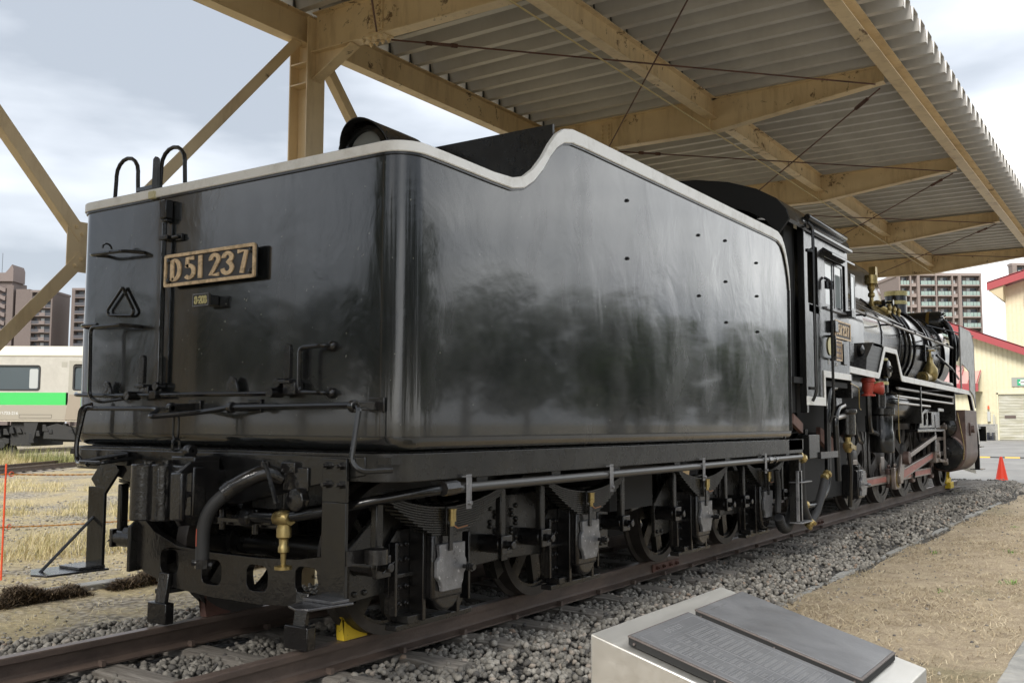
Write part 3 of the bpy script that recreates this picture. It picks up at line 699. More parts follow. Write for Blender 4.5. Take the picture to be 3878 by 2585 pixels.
# tank wall: outer skin with several rows, inner skin thin
def tank_wall():
    mb = MB(); n = len(pl); rows = [(-.10, 1.040), (-.055, 1.044), (-.022, 1.058), (-.004, 1.084), (0, 1.112), (0, 1.116), (-.003, 1.118), (-.003, 1.5), (-.003, 2.0)]
    k = len(rows)+2
    for i in range(n):
        x, y = pl[i]
        a = Vector(pl[max(0, i-1)]); b = Vector(pl[min(n-1, i+1)]); d = (b-a).normalized(); nv = Vector((-d.y, d.x))
        if nv.dot(Vector((x-2.7, y))) < 0: nv = -nv
        zt = topz(x)-.012
        for o, z in rows+[(-.003, zt), (-.013, zt)]: mb.v.append((x+nv.x*o, y+nv.y*o, z))
        mb.v.append((x-nv.x*.013, y-nv.y*.013, 2.3))
    k += 1
    for i in range(n-1):
        for j in range(k-1): mb.f.append((i*k+j, i*k+j+1, i*k+k+j+1, i*k+k+j))
    return mb
tk = P('tank_wall', tank_wall(), M_tank, ten, ang=50)
P('seam_weld', shell(-.003, .003, lambda x: 1.112, lambda x: 1.119), M_black, tk)
P('rim_shadow_seam', shell(-.004, .007, lambda x: topz(x)-rimw(x)-.012, lambda x: topz(x)-rimw(x)+.004), M_black, tk)
P('white_rim', shell(-.016, .016, lambda x: topz(x)-rimw(x), topz), M_white, ten, ang=50, bevel=.004, seg=1)
# vertical white edge at the front of the side
mb = MB(); P('front_edge_strip', mb.ext([[(5.600,2.50),(5.618,2.50),(5.604,1.9),(5.592,1.12),(5.588,1.12),(5.592,1.9)]], -HW-.012, -HW+.02, XZ), M_black, ten)
# deck, bunker
P('deck', MB().box(TX0+.07, 1.3, -HW+.07, HW-.07, 2.40, 2.42), M_black, ten)
P('bunker_bulkhead', MB().box(1.25, 1.27, -HW+.014, HW-.014, 2.40, 2.99), M_frame, ten); P('front_plate', MB().box(5.45,5.47,-HW+.014,HW-.014,1.05,2.6), M_frame, ten)
P('coal_floor', MB().box(1.27, 5.45, -HW+.014, HW-.014, 2.30, 2.33), M_frame, ten)
P('floor_plate', MB().box(TX0+.1, 5.55, -HW+.1, HW-.1, 1.035, 1.045), M_frame, ten)
rv = MB()
def side_pt(D): pass
lugs = [(2.20,2.70),(2.20,2.30),(3.42,2.66),(3.98,2.705),(3.42,2.18),(3.98,2.36),(3.98,2.62-.6),(4.72,2.62),(4.72,2.32),(4.72,2.00)]
for x, z in lugs:
    o = P('plate_lug', MB().box(x-.008, x+.008, -HW-.010, -HW+.004, z-.010, z+.012).cyl((x,-HW-.006,z),(x,-HW-.016,z),.006,6), M_black, ten, .002)
# main frame ring and rear beam
FO = 1.335
fpl = [(6.02, -FO)]+[(x, -FO) for x in (5,4,3,2,1,.1)]+[(-.165+.17-.17*math.sin(R(a)), -FO+.17-.17*math.cos(R(a))) for a in range(0, 91, 15)]
fpl += [(-.165, y) for y in (-.9,-.5,0,.5,.9)]+[(-.165+.17-.17*math.cos(R(a)), FO-.17+.17*math.sin(R(a))) for a in range(0, 91, 15)]+[(x, FO) for x in (1,3,5,6.02)]
mb = shell(-.02, 0, lambda x: .900, lambda x: 1.036, fpl); P('sole_bar', mb, M_frame, ten, .004)
mb = MB().ext([[(-1.17,.93),(-1.0,.905),(-.28,.755),(.28,.755),(1.0,.905),(1.17,.93),(1.17,1.022),(-1.17,1.022)]], -.172, -.150, YZ); P('buffer_beam', mb, M_black, ten, .006)
mb = MB().box(-.15, 6.0, -FO+.02, FO-.02, .985, 1.02)
for yy in (-.45, .45): mb.box(-.15, 6.1, yy-.09, yy+.09, .74, .985)
for xx in (.6, 1.36, 2.13, 3.1, 4.1, 4.88, 5.65): mb.box(xx-.05, xx+.05, -FO+.03, FO-.03, .87, .985)
P('underframe', mb, M_frame, ten)
mb = MB().cyl((2.75, -.25, .75), (3.5, -.25, .75), .20, 20).box(2.6, 3.3, -1.0, .9, .55, .9).box(2.85,3.25,.1,.9,.35,.8)
P('brake_cylinder', mb, M_darkin, ten)
P('water_sump', MB().ext([[(2.95,.90),(3.32,.90),(3.24,.55),(2.98,.52)]], -.98, -.55, XZ), M_frame, ten, .01)

# wheels
def wheel_meshes(r, width, spokes, hub, name, face_y):
    ty = MB().lathe([(r-.055, 0), (r, 0), (r, width-.035), (r+.026, width-.02), (r+.026, width), (r-.055, width)], (0,0,0), (0,1,0), 40, True)
    ce = MB().lathe([(r-.075,.02),(r-.056,.02),(r-.056,width-.02),(r-.075,width-.02)], (0,0,0), (0,1,0), 40, True)
    ce.lathe([(0,-.012),(hub*.55,-.012),(hub*.6,.0),(hub,.0),(hub,width)], (0,0,0), (0,1,0), 24)
    for i in range(spokes):
        a = 2*PI*(i+.5)/spokes; d = Vector((math.cos(a),0,math.sin(a))); ce.bar(d*hub*.8+Vector((0,width*.5,0)), d*(r-.06)+Vector((0,width*.5,0)), .05+.05*(r<.6), .05, (0,1,0))
    a = mesh_of(ty, 'tyre', M_tyre); b = mesh_of(ce, 'wheel_centre', M_frame if r < .6 else M_tyre); return a, b
def put_wheel(parent, name, meshes, x, yf, r, sgn):
    o = bpy.data.objects.new(name, meshes[1]); link(o, parent); o.matrix_parent_inverse = Matrix.Translation(parent.location).inverted()
    o.location = (x, yf, r); o.scale = (1, sgn, 1)
    t = bpy.data.objects.new('tyre', meshes[0]); link(t, o); return o
WT = wheel_meshes(.43, .13, 7, .13, 'wheel', 0)
TW = [.598, 2.129, 4.114, 5.645]
for x in TW:
    for sgn in (-1, 1): put_wheel(ten, 'wheel', WT, x, sgn*.675, .43, -sgn)
    P('axle', MB().cyl((x,-.62,.43),(x,.62,.43),.075,14), M_frame, ten)
# springs: separate leaves sharing one mesh per length
leafm = {}
def leaf_mesh(l):
    n = 12; mb = MB()
    for i in range(n+1):
        x = -l/2+l*i/n; z = .10*(x/.55)**2
        mb.v += [(x,-.045,z),(x,.045,z),(x,.045,z+.0092),(x,-.045,z+.0092)]
    for i in range(n):
        for k in range(4): mb.f.append((i*4+k, i*4+(k+1)%4, i*4+4+(k+1)%4, i*4+4+k))
    mb.f += [(0,1,2,3),(n*4+3,n*4+2,n*4+1,n*4)]
    return mesh_of(mb, 'spring_leaf', M_frame, False)
for i in range(12): leafm[i] = leaf_mesh(1.10-.078*max(0, i-1))
def bogie(xa, xb):
    for sgn in (-1, 1):
        Y = lambda v: sgn*v
        # plate frame
        pr = [(xa-.60,.28),(xa-.2,.30),(xa-.17,.17),(xa+.17,.17),(xa+.2,.33),((xa+xb)/2,.35),(xb-.2,.33),(xb-.17,.17),(xb+.17,.17),(xb+.2,.30),(xb+.60,.28),
              (xb+.60,.55),(xb+.35,.74),((xa+xb)/2+.2,.74),((xa+xb)/2-.2,.74),(xa-.35,.74),(xa-.60,.55)]
        fr = P('bogie_frame', MB().ext([pr], Y(.885), Y(.915), XZ), M_frame, ten, .005)
        pts = [(xa-.56+i*.075, Y(.918), zz) for i in (0,1) for zz in (.32,.40)]+[((xa+xb)/2+dx, Y(.918), .42+.055*i) for dx, o in ((.09,0),(.14,.5),(-.09,0),(-.14,.5)) for i in range(5)]
        pts += [(xb+.56-i*.075, Y(.918), zz) for i in (0,1) for zz in (.32,.40)]
        P('rivet', rivets(MB(), [(a, b, c+(.027 if k % 2 else 0)) for k, (a, b, c) in enumerate(pts)], 0, .016), M_frame, fr, **{'kind': 'stuff'})
        P('splice_strap', MB().box((xa+xb)/2-.035,(xa+xb)/2+.035,*sorted((Y(.915),Y(.93))),.34,.74), M_frame, fr, .003)
        for x in (xa, xb):
            # horn guide and axlebox
            for q in (-1, 1):
                hg = MB()
                hg.ext([[(x+q*.15,.14),(x+q*.15,.62),(x+q*.27,.62),(x+q*.33,.55),(x+q*.33,.19),(x+q*.29,.14)]], Y(.915), Y(.945), XZ)
                hg.box(x+q*.15-.014, x+q*.15+.014, *sorted((Y(.945), Y(1.04))), .14, .62); hg.box(x+q*.32-.01, x+q*.32+.01, *sorted((Y(.945), Y(.99))), .18, .56)
                hg.box(min(x+q*.16,x+q*.32), max(x+q*.16,x+q*.32), *sorted((Y(.945), Y(.985))), .372, .395)
                bolts(hg, [(x+q*a_, Y(.945), zz) for a_ in (.20,.26) for zz in (.23,.32,.46,.54)], (0,sgn,0), .017, .016)
                h_ = P('horn_guide', hg, M_cast, ten, .004)
            P('keep_plate', MB().box(x-.33, x+.33, *sorted((Y(.92), Y(1.0))), .105, .135).box(x-.26,x-.12,*sorted((Y(.92),Y(1.02))),.135,.175), M_frame, h_, .004)
            ab = MB().box(x-.135, x+.135, *sorted((Y(.90), Y(1.085))), .24, .60); ab.cyl((x, Y(.95), .30), (x, Y(1.08), .30), .13, 16)
            ab_ = P('axlebox', ab, M_cast, ten, .018)
            lid = [(x-.115,.535),(x+.115,.535),(x+.115,.455),(x+.128,.435),(x+.128,.39),(x+.105,.365),(x+.10,.33),(x+.085,.30),(x+.085,.285),(x-.085,.285),(x-.085,.30),(x-.10,.335),(x-.13,.365),(x-.13,.445),(x-.105,.47)]
            P('axlebox_lid', MB().ext([lid], Y(1.086), Y(1.112), XZ), M_lid, ab_, .005)
            P('lid_bolt', MB().lathe([(.012,0),(.012,.03),(.022,.03),(.022,.036),(.016,.038),(.022,.041),(.022,.047),(.016,.049),(.024,.053),(.024,.06),(.016,.06),(.016,.075)], (x+.10, Y(1.11), .40), (0,sgn,0), 12), M_cast, ab_)
            # spring
            sp = P('leaf_spring', MB().box(x-.045, x+.045, *sorted((Y(.995), Y(1.105))), .575, .735).box(x-.03,x+.03,*sorted((Y(1.03),Y(1.07))),.52,.58), M_frame, ten, .005)
            for i in range(12):
                o = bpy.data.objects.new('spring_leaf', leafm[i]); link(o, sp); o.location = (x, Y(1.05), .722-.0128*i-.10*0)
            for q in (-1, 1):
                hx = x+q*.545
                P('spring_hanger', MB().bar((hx, Y(1.05), .50), (hx, Y(1.05), .80), .042, .055, (1,0,0)), M_frame, ten, .008)
                pn = MB().cyl((hx, Y(.91), .47), (hx, Y(1.07), .47), .055, 16); pn.box(hx-.055, hx+.055, *sorted((Y(1.07), Y(1.10))), .415, .525); pn.cyl((hx, Y(1.10), .47), (hx, Y(1.15), .47), .025, 10); pn.bar((hx-.045, Y(1.13), .445),(hx+.045, Y(1.13), .495), .01, .01)
                P('hanger_pin', pn, M_cast, ten, .006)
            # oil pot
            if sgn < 0:
                op = MB().cyl((x-.03, -1.13, .655), (x-.03, -1.13, .715), .022, 10).cyl((x-.03, -1.13, .63), (x-.03, -1.13, .655), .014, 8).cyl((x-.03,-1.13,.715),(x-.03,-1.13,.722),.025,10)
                P('oil_cup', op, M_brass, ten); P('oil_line', MB().tube([(x-.03,-1.13,.64),(x+.02,-1.13,.615),(x+.12,-1.12,.62)], .004, 5), mat('copper', (.7,.36,.2), .35, metal=.8) if 'copper' not in bpy.data.materials else bpy.data.materials['copper'], ten)
                P('cup_bracket', MB().bar((x-.03,-1.12,.5),(x-.03,-1.12,.64),.03,.012,(0,1,0)), M_cast, ten)
    # brake gear shapes between wheels
    P('bolster', MB().box((xa+xb)/2-.2, (xa+xb)/2+.2, -.88, .88, .36, .66).cyl(((xa+xb)/2,0,.6),((xa+xb)/2,0,.9),.22,20), M_frame, ten, .01)
    for x, q in ((xa, 1), (xb, -1)):
        P('brake_block', MB().ext([[(x+q*(.43+.01)*math.cos(R(a)), .43+.45*math.sin(R(a))) for a in range(-30, 40, 10)]+[(x+q*.52*math.cos(R(a)), .43+.53*math.sin(R(a))) for a in range(30, -40, -10)]], -.66, -.57, XZ), M_frame, ten)
bogie(TW[0], TW[1]); bogie(TW[2], TW[3])
# cast end frame of the rear bogie with four holes
def endf(x0, x1):
    top = [(-.88,.56),(-.75,.50),(-.5,.46),(-.2,.445),(.2,.445),(.5,.46),(.72,.53),(.86,.625),(.89,.61)]
    bot = [(.89,.34),(.80,.28),(.5,.215),(.2,.195),(-.2,.195),(-.5,.215),(-.80,.26),(-.88,.30)]
    holes = [list(reversed(rrect(c-.085, c+.085, .275-.0+d, .415+d, .045, 4))) for c, d in ((-.57,.01),(-.19,-.01),(.19,-.01),(.57,.02))]
    return MB().ext([top+bot]+holes, x0, x1, YZ)
P('bogie_end_casting', endf(.045, .095), M_cast, ten, .014, seg=3)
P('end_pin', MB().cyl((.06,.88,.50),(.06,.99,.50),.05,14).cyl((.06,.99,.50),(.06,1.02,.50),.03,8), M_cast, ten)
for yy in (-.575, .575):
    P('rail_guard', MB().bar((.03, yy, .30), (.0, yy, .10), .09, .03, (1,0,0)).box(-.03, .03, yy-.085, yy+.085, .015, .135), M_cast, ten, .006)

# footsteps at the rear corners
M_worn = mat('worn_glossy_step', (.05,.05,.055), .2, spec=.8, coat=.3, build=_blk((.006,.006,.007), (.07,.07,.075), .10, .28, .004, 30))
def step(sg):
    y0 = sg*.94 if sg > 0 else -1.0
    st = P('step_hanger', MB().box(-.205, -.185, y0-.08, y0+.08, .34, .80), M_black, ten, .003)
    if sg > 0: P('upper_strap', MB().bar((-.195, y0, .79), (-.19, .79, .955), .16, .02, (1,0,0)).box(-.20,-.18,.66,.84,.93,1.01), M_black, st, .003)
    else: P('upper_strap', MB().box(-.205, -.185, y0-.08, y0+.08, .80, 1.01), M_black, st, .003)
    bb = MB(); bolts(bb, [(-.205, (.75 if sg > 0 else y0)+dy, z) for dy in (-.045, .045) for z in ((.975,) if sg > 0 else (.885, .975))], (-1,0,0), .02, .022)
    P('bolt', bb, M_cast, st, **{'kind': 'stuff'})
    if sg < 0: tr = MB().ext([[(-.46,y0-.02),(-.44,y0-.08),(-.19,y0-.13),(-.19,y0+.12),(-.42,y0+.07)]], .325, .337, XY); tr.ext([[(-.30,y0-.10),(-.20,y0-.11),(-.20,y0+.11),(-.30,y0+.10)]], .337, .352, XY)
    else: tr = MB().ext([[(-.60,y0-.02),(-.57,y0-.13),(-.20,y0-.15),(-.19,y0+.15),(-.50,y0+.16)]], .325, .337, XY); tr.ext([[(-.36,y0-.10),(-.20,y0-.11),(-.20,y0+.11),(-.36,y0+.10)]], .337, .352, XY)
    P('foot_tread', tr, M_worn, st, .003)
    if sg > 0: P('stay_rod', MB().tube([(-.205, y0+.02*sg, .62), (-.52, y0+.03, .33)], .009, 6), M_black, st)
step(1); step(-1)
P('step_clip', MB().box(-.20,.06,-1.09,-1.075,.50,.57).lathe([(.06,0),(.06,.07),(.05,.07),(.05,0)], (-.04,-1.13,.50), (0,0,1), 16), M_cast, ten)

# tank rear fittings
YR = TX0
pl_ = P('number_plate', MB().ext([rrect(-.372, .388, 1.955, 2.135, .012, 3)], YR-.045, YR-.032, YZ), mat('plate_face', (.075,.072,.078), .5, build=_blk((.03,.03,.033), (.06,.058,.062), .4, .6, .001, 60)), ten)
P('standoff', MB().cyl((YR,.33,2.10),(YR-.034,.33,2.10),.02,8).cyl((YR,-.32,2.10),(YR-.034,-.32,2.10),.02,8).cyl((YR,.33,1.99),(YR-.034,.33,1.99),.02,8).cyl((YR,-.32,1.99),(YR-.034,-.32,1.99),.02,8), M_black, pl_)
P('plate_border', MB().ext([rrect(-.375,.391,1.952,2.138,.014,3), list(reversed(rrect(-.357,.373,1.970,2.120,.006,3)))], YR-.055, YR-.044, YZ), M_gold, pl_)
bb = MB()
for yy in (-.338, .354):
    for zz in (1.988, 2.102): bb.lathe([(.0165,0),(.0165,.008),(.008,.014),(0,.015)], (YR-.045, yy, zz), (-1,0,0), 10)
P('plate_screw', bb, M_cast, pl_, **{'kind': 'stuff'})
# numerals traced as strokes
def stroke(mb, pts, wd, fmap, w0, w1, closed=False):
    P_ = [Vector((a, b)) for a, b in pts]; n = len(P_); Lp = []; Rp = []
    for i in range(n):
        a = P_[(i-1) % n] if closed else P_[max(0, i-1)]; b = P_[(i+1) % n] if closed else P_[min(n-1, i+1)]
        d = (b-a).normalized(); nn = Vector((-d.y, d.x))*wd/2
        Lp.append(P_[i]+nn); Rp.append(P_[i]-nn)
    for i in range(n if closed else n-1):
        j = (i+1) % n; q = [Lp[i], Lp[j], Rp[j], Rp[i]]
        vs = [fmap(p.x, p.y, w0) for p in q]+[fmap(p.x, p.y, w1) for p in q]
        fs = [(0,1,2,3),(7,6,5,4),(0,4,5,1),(3,2,6,7)]
        if not closed and i == 0: fs.append((0,3,7,4))
        if not closed and i == n-2: fs.append((1,5,6,2))
        mb.add(vs, fs)
    return mb
def el(cx, cy, rx, ry, a0, a1, n=14): return [(cx+rx*math.cos(R(a0+(a1-a0)*i/n)), cy+ry*math.sin(R(a0+(a1-a0)*i/n))) for i in range(n+1)]
GLY = {     # unit box: height 1, width ~.45
 'D': [([(.07,.0+.07),(.07,.93),(.19,.93)]+el(.19,.5,.22,.43,90,-90)+[(.07,.07)], True)],
 '5': [([(.40,.93),(.10,.93),(.09,.55)]+el(.20,.34,.20,.27,125,-140), False)],
 '1': [([(.20,0),(.20,1)], False)],
 '2': [(el(.22,.74,.17,.19,190,-25)+[(.06,.07),(.42,.07)], False)],
 '3': [(el(.22,.75,.17,.18,185,-60)+[(.24,.54)]+el(.21,.30,.20,.23,65,-175), False)],
 '7': [([(.02,.93),(.38,.93),(.20,0)], False)],
 '8': [(el(.22,.74,.14,.19,0,360,16)[:-1], True), (el(.22,.29,.17,.22,0,360,16)[:-1], True)],
 '0': [(el(.22,.5,.17,.43,0,360,20)[:-1], True)],
 'B': [([(.07,.07),(.07,.93),(.18,.93)]+el(.18,.735,.15,.195,90,-90)+[(.10,.54),(.20,.54)]+el(.20,.305,.18,.235,90,-90)+[(.07,.07)], False)],
 '-': [([(.05,.48),(.30,.48)], False)],
}
def glyph(ch, h, fm, w0, w1, wd):
    mb = MB()
    for pts, cl in GLY[ch]: stroke(mb, [(a*h, b*h) for a, b in pts], wd, fm, w0, w1, cl)
    return mb
def plate_text(parent, items, h, wd, org, xdir, ndir, m, e=.007, hx=1.5):
    X_ = Vector(xdir); Nn = Vector(ndir); org = Vector(org)
    for ch, dx in items:
        fm = lambda u, v, w_, dx=dx: tuple(org+X_*(dx+u*hx)+Vector((0,0,v))+Nn*w_)
        P('numeral', glyph(ch, h, fm, 0, e, wd), m, parent, smooth=False)
plate_text(pl_, [('D',.052),('5',.179),('1',.272),('2',.390),('3',.497),('7',.617)], .128, .0215, (YR-.045, .388, 1.983), (0,-1,0), (-1,0,0), M_gold)
sp_ = P('class_plate', MB().box(YR-.075, YR-.06, -.035, .095, 1.822, 1.888), mat('class_plate_face', (.045,.042,.036), .5), ten, .002)
P('mount_block', MB().box(YR-.06, YR, -.030, .065, 1.828, 1.882), M_black, sp_, .003)
P('plate_border', MB().ext([[(-.036,1.821),(.097,1.820),(.097,1.890),(-.037,1.890)], [(-.032,1.885),(.092,1.885),(.092,1.825),(-.032,1.825)]], YR-.079, YR-.0745, YZ), M_lid, sp_)
plate_text(sp_, [('8',.012),('-',.034),('2',.048),('0',.070),('B',.093)], .044, .0075, (YR-.075, .095, 1.833), (0,-1,0), (-1,0,0), M_pale, .003, 1.2)

def rod(name, pts, r, m=M_black, par=ten, fil=.04, n=8): return P(name, MB().tube(rounded(pts, fil, 5), r, n), m, par)
# standpipe with its cable box
c_ = rod('standpipe', [(YR-.03,.432,2.38),(YR-.03,.426,1.34)], .014)
P('cable_box', MB().box(YR-.055, YR, .395, .455, 2.36, 2.47).box(YR-.045, YR, .40,.45,2.34,2.36), M_black, c_, .006)
P('pipe_clip', MB().box(YR-.05, YR, .38, .46, 2.235, 2.26).cyl((YR-.03,.36,2.245),(YR-.03,.30,2.245),.01,6).box(YR-.02,YR,.29,.34,2.225,2.265), M_black, c_, .003)
# upper left hand rail, triangle loop, square stirrups
rod('grab_rail', [(YR,1.02,2.20),(YR-.10,1.06,2.20),(YR-.10,.72,2.19),(YR,.66,2.19)], .011)
P('rail_eye', MB().tube([(YR-.10+.03*math.cos(a),.88,2.20+.02+.03*math.sin(a)) for a in np.linspace(0,PI,7)], .006, 5), M_black, ten)
rod('triangle_loop', [(YR-.015,.84,1.99),(YR-.015,.985,1.86),(YR-.015,.965,1.83),(YR-.015,.735,1.815),(YR-.015,.715,1.84),(YR-.015,.835,1.99)], .009, fil=.02)
rod('square_stirrup', [(YR,.66,1.745),(YR-.11,.70,1.75),(YR-.11,1.0,1.75),(YR-.11,.985,1.33),(YR-.10,.90,1.30),(YR,.72,1.33)], .0115)
rod('side_stirrup', [(YR-.0,1.22,1.77),(YR-.09,1.13,1.77),(YR-.10,.95,1.765)], .011)
rod('square_stirrup', [(YR,-.905,1.565),(YR-.07,-.90,1.565),(YR-.07,-.745,1.56),(YR-.07,-.745,1.335),(YR-.07,-.90,1.33),(YR,-.905,1.33)], .0115, fil=.03)
P('stirrup_lug', MB().ball((YR-.005,-.905,1.565), .028, 8).ball((YR-.005,-.905,1.33), .028, 8), M_cast, ten, **{'kind': 'stuff'})
# uncoupling bar just above the beam
ub = rod('uncoupling_bar', [(YR,1.30,1.36),(YR-.055,1.22,1.348),(YR-.055,.93,1.340),(YR-.055,-.56,1.333)], .0115)
for yy, a in ((.62,0),(-.575,0)):
    P('bar_knob', MB().cyl((YR-.03,yy,1.335),(YR-.115,yy,1.335),.026,12), M_cast, ub)
P('bar_clamp', MB().box(YR-.08,YR,.40,.46,1.315,1.36), M_black, ub, .003)
for yy in (.93, -.20):
    P('bar_bracket', MB().ext([[(yy-.05,1.34),(yy+.05,1.34),(yy+.035,1.40),(yy+.012,1.43),(yy-.02,1.42),(yy-.04,1.38)]], YR-.04, YR-.02, YZ), M_cast, ub, .005)
for y0, z0, h in ((.545,1.405,.165),(-.655,1.405,.18)):
    sh = P('lever_handle', MB().ext([arc(y0, z0+h-.022, .022, 0, 180, 6)+[(y0-.022,z0),(y0+.022,z0)]], YR-.075, YR-.050, YZ), M_frame, ten, .005)
    P('lever_pivot', MB().box(YR-.075, YR, y0-.02, y0+.06, z0-.025, z0-.005).cyl((YR,y0-.11 if y0>0 else y0+.09,z0-.02),(YR-.06,y0-.11 if y0>0 else y0+.09,z0-.02),.026,12).box(YR-.06,YR,y0-.05,y0+.04,1.325,1.39), M_cast, sh, .004)
# long bent hand rail across the rear and its drops
hr = P('rear_rail', MB().tube(rounded([(-.42,.70,.945),(-.33,.95,.945),(-.33,.965,1.05),(-.30,.94,1.265),(-.28,.88,1.262),(-.28,.30,1.258),(-.30,.245,1.25),(-.44,.14,1.21),(-.30,-.10,1.235),(-.28,-.33,1.262),(-.28,-1.20,1.268),(-.29,-1.235,1.25),(-.33,-1.225,1.0),(-.30,-1.26,.958),(-.16,-1.33,.962)], .05, 5), .0135, 8), M_black, ten)
rod('rear_rail_return', [(-.20,1.02,1.29),(-.24,1.08,1.27),(-.25,1.10,1.0),(-.22,1.05,.93),(-.18,.95,.93)], .012, par=hr)
for yy in (.16,-.33,-1.19):
    P('rail_post', MB().lathe([(.030,0),(.030,.03),(.018,.03),(.018,0)], (-.28,yy-.015,1.26), (0,1,0), 12).bar((-.27,yy,1.262),(YR,yy-.02,1.265),.03,.045).box(YR-.012,YR,yy-.07,yy+.03,1.235,1.305), M_cast, hr, .004)
rod('rail_hook', [(-.20,.66,1.0),(-.42,.80,.955),(-.40,.60,.955),(-.18,.58,.98)], .012, par=hr)
# lifting chain: three links
for k, (z0, z1, q) in enumerate(((1.235,1.085,0),(1.10,1.03,1))):
    y0, x0 = .03-.045*k, -.345-.03*k; h = (z0-z1)/2; zc = (z0+z1)/2; rr = .022
    lk_ = [(x0+(rr*math.cos(a) if q else 0), y0+(0 if q else rr*math.cos(a)), zc+h*.9*(1 if math.sin(a) > 0 else -1)*(abs(math.sin(a))**.35)) for a in np.linspace(0, 2*PI, 25)]
    P('chain_link', MB().tube(lk_, .0065, 6, False), M_black, ten)
_c0 = len(scene.objects)
# coupler: knuckle, head, guard arm, shank
cp = P('coupler', MB().box(-.56,-.20,-.17,.04,.735,.935).box(-.55,-.46,-.22,.10,.70,.96), M_cast, ten, .012)
P('knuckle', MB().cyl((-.60,.115,.672),(-.60,.115,.965),.066,20).cyl((-.555,.015,.672),(-.555,.015,.965),.062,20).box(-.61,-.45,-.02,.11,.69,.95), M_cast, cp, .008)
P('knuckle_pin', MB().cyl((-.585,.09,.965),(-.585,.09,.978),.028,12).cyl((-.53,.02,.965),(-.53,.02,.985),.024,10), M_cast, cp)
g = MB().ext([[(-.64,.70),(-.615,.66),(-.38,.66),(-.38,.985),(-.56,.985),(-.635,.93)], list(reversed(rrect(-.60,-.47,.705,.805,.04,3))), list(reversed(rrect(-.60,-.47,.83,.925,.04,3)))], -.215, -.19, XZ)
P('guard_arm', g, M_cast, cp, .008); P('guard_lip', MB().box(-.645,-.61,-.25,-.16,.69,.93), M_cast, cp, .010)
P('lock_lifter', MB().box(-.50,-.33,-.16,.03,.935,1.005).lathe([(.035,0),(.035,.05),(.015,.05),(.015,0)], (-.40,-.02,1.03),(0,1,0),14), M_cast, cp, .008)
_cs = [o for o in scene.objects if o.name.split('.')[0] in ('coupler',) ]
for o in _cs: o.location.x += .13
P('striker_casting', MB().box(-.24,-.165,-.52,.20,.93,.965).box(-.235,-.165,-.55,-.50,.66,.965).box(-.235,-.165,.18,.24,.66,.965).box(-.24,-.165,-.55,.24,.63,.665).ext([[(-.30,.965),(-.26,.965),(-.28,.998)]],-.24,-.17,YZ), M_cast, cp, .008)
P('carrier_bar', MB().box(-.30,-.17,-.52,-.02,.655,.68).cyl((-.27,-.38,.60),(-.27,-.38,.73),.02,8).cyl((-.27,-.12,.61),(-.27,-.12,.72),.018,8), M_cast, cp, .004)
# brake hose with cock
h0 = P('hose_cock', MB().tube(spline([(-.17,-.60,.90),(-.24,-.56,.93),(-.30,-.50,.90),(-.345,-.43,.855)],5), .042, 12).cyl((-.34,-.435,.86),(-.365,-.40,.825),.047,10).cyl((-.25,-.56,.93),(-.25,-.56,.985),.026,8), M_cast, ten)
P('cock_lever', MB().tube([(-.26,-.56,.985),(-.27,-.60,.95),(-.26,-.66,.78)], .012, 6), M_cast, h0)
hs = P('brake_hose', MB().tube(spline([(-.355,-.41,.835),(-.40,-.35,.76),(-.42,-.315,.66),(-.42,-.31,.50)],8), .034, 14), M_hose, ten)
P('hose_label', MB().ext([[(-.421+.0352*math.cos(R(a)), -.3125+.0352*math.sin(R(a))) for a in range(110,171,10)]+[(-.421+.034*math.cos(R(a)), -.3125+.034*math.sin(R(a))) for a in range(170,109,-10)]], .565, .65, XY), mat('faded_red_mark', (.35,.06,.03), .6), hs)
P('hose_clip', MB().cyl((-.42,-.31,.50),(-.42,-.31,.455),.038,8).cyl((-.39,-.35,.465),(-.45,-.27,.485),.016,6), M_cast, hs)
P('cock_bracket', MB().box(-.185,-.17,-.80,-.62,.84,.96).lathe([(.06,0),(.06,.05),(.03,.055)], (-.165,-.74,.80),(-1,0,0),10).box(-.20,-.165,-.72,-.62,.93,.985), M_cast, ten, .006)
# water / heating pipe with brass valve
pp = P('rear_pipe', MB().tube(spline([(-.20,-.38,.695),(-.19,-.62,.705),(-.16,-.86,.74),(-.02,-1.10,.80),(.14,-1.27,.840),(.30,-1.335,.852)],6), .026, 12).lathe([(.045,0),(.045,.05),(.028,.06)], (-.20,-.36,.695),(0,-1,0),8), M_black, ten)
bv = P('brass_valve', MB().lathe([(.034,0),(.034,.02),(.042,.03),(.042,.08),(.034,.09),(.034,.11)], (-.19,-.585,.70), (0,-1,0.03), 8).lathe([(.04,.02),(.03,-.02),(.038,-.05),(.038,-.09),(.024,-.10),(.022,-.13),(.028,-.14),(.028,-.165),(.016,-.17),(.012,-.23),(.045,-.235),(.045,-.25),(.01,-.255)], (-.19,-.645,.70), (0,0,1), 14), M_brass, ten)
sdp = P('side_pipe', MB().tube([(.30,-1.335,.852),(3.0,-1.335,.856),(5.95,-1.335,.862)], .026, 12), M_pipe if False else mat('painted_pipe', (.035,.034,.032), .3, spec=.7), ten)
for a_, b_, r_ in ((.22,.33,.038),(4.98,5.06,.036),(5.16,5.2,.034)): P('union_nut', MB().cyl((a_,-1.333,.855),(b_,-1.335,.858),r_,8), M_cast, sdp)
for x in (.40, 1.95, 3.46, 4.86):
    P('pipe_strap', MB().box(x-.022, x+.022, -1.368, -1.362, .745, .92).box(x-.022,x+.022,-1.368,-1.33,.905,.912).cyl((x,-1.366,.775),(x,-1.385,.775),.012,6), M_lid, sdp, .002)
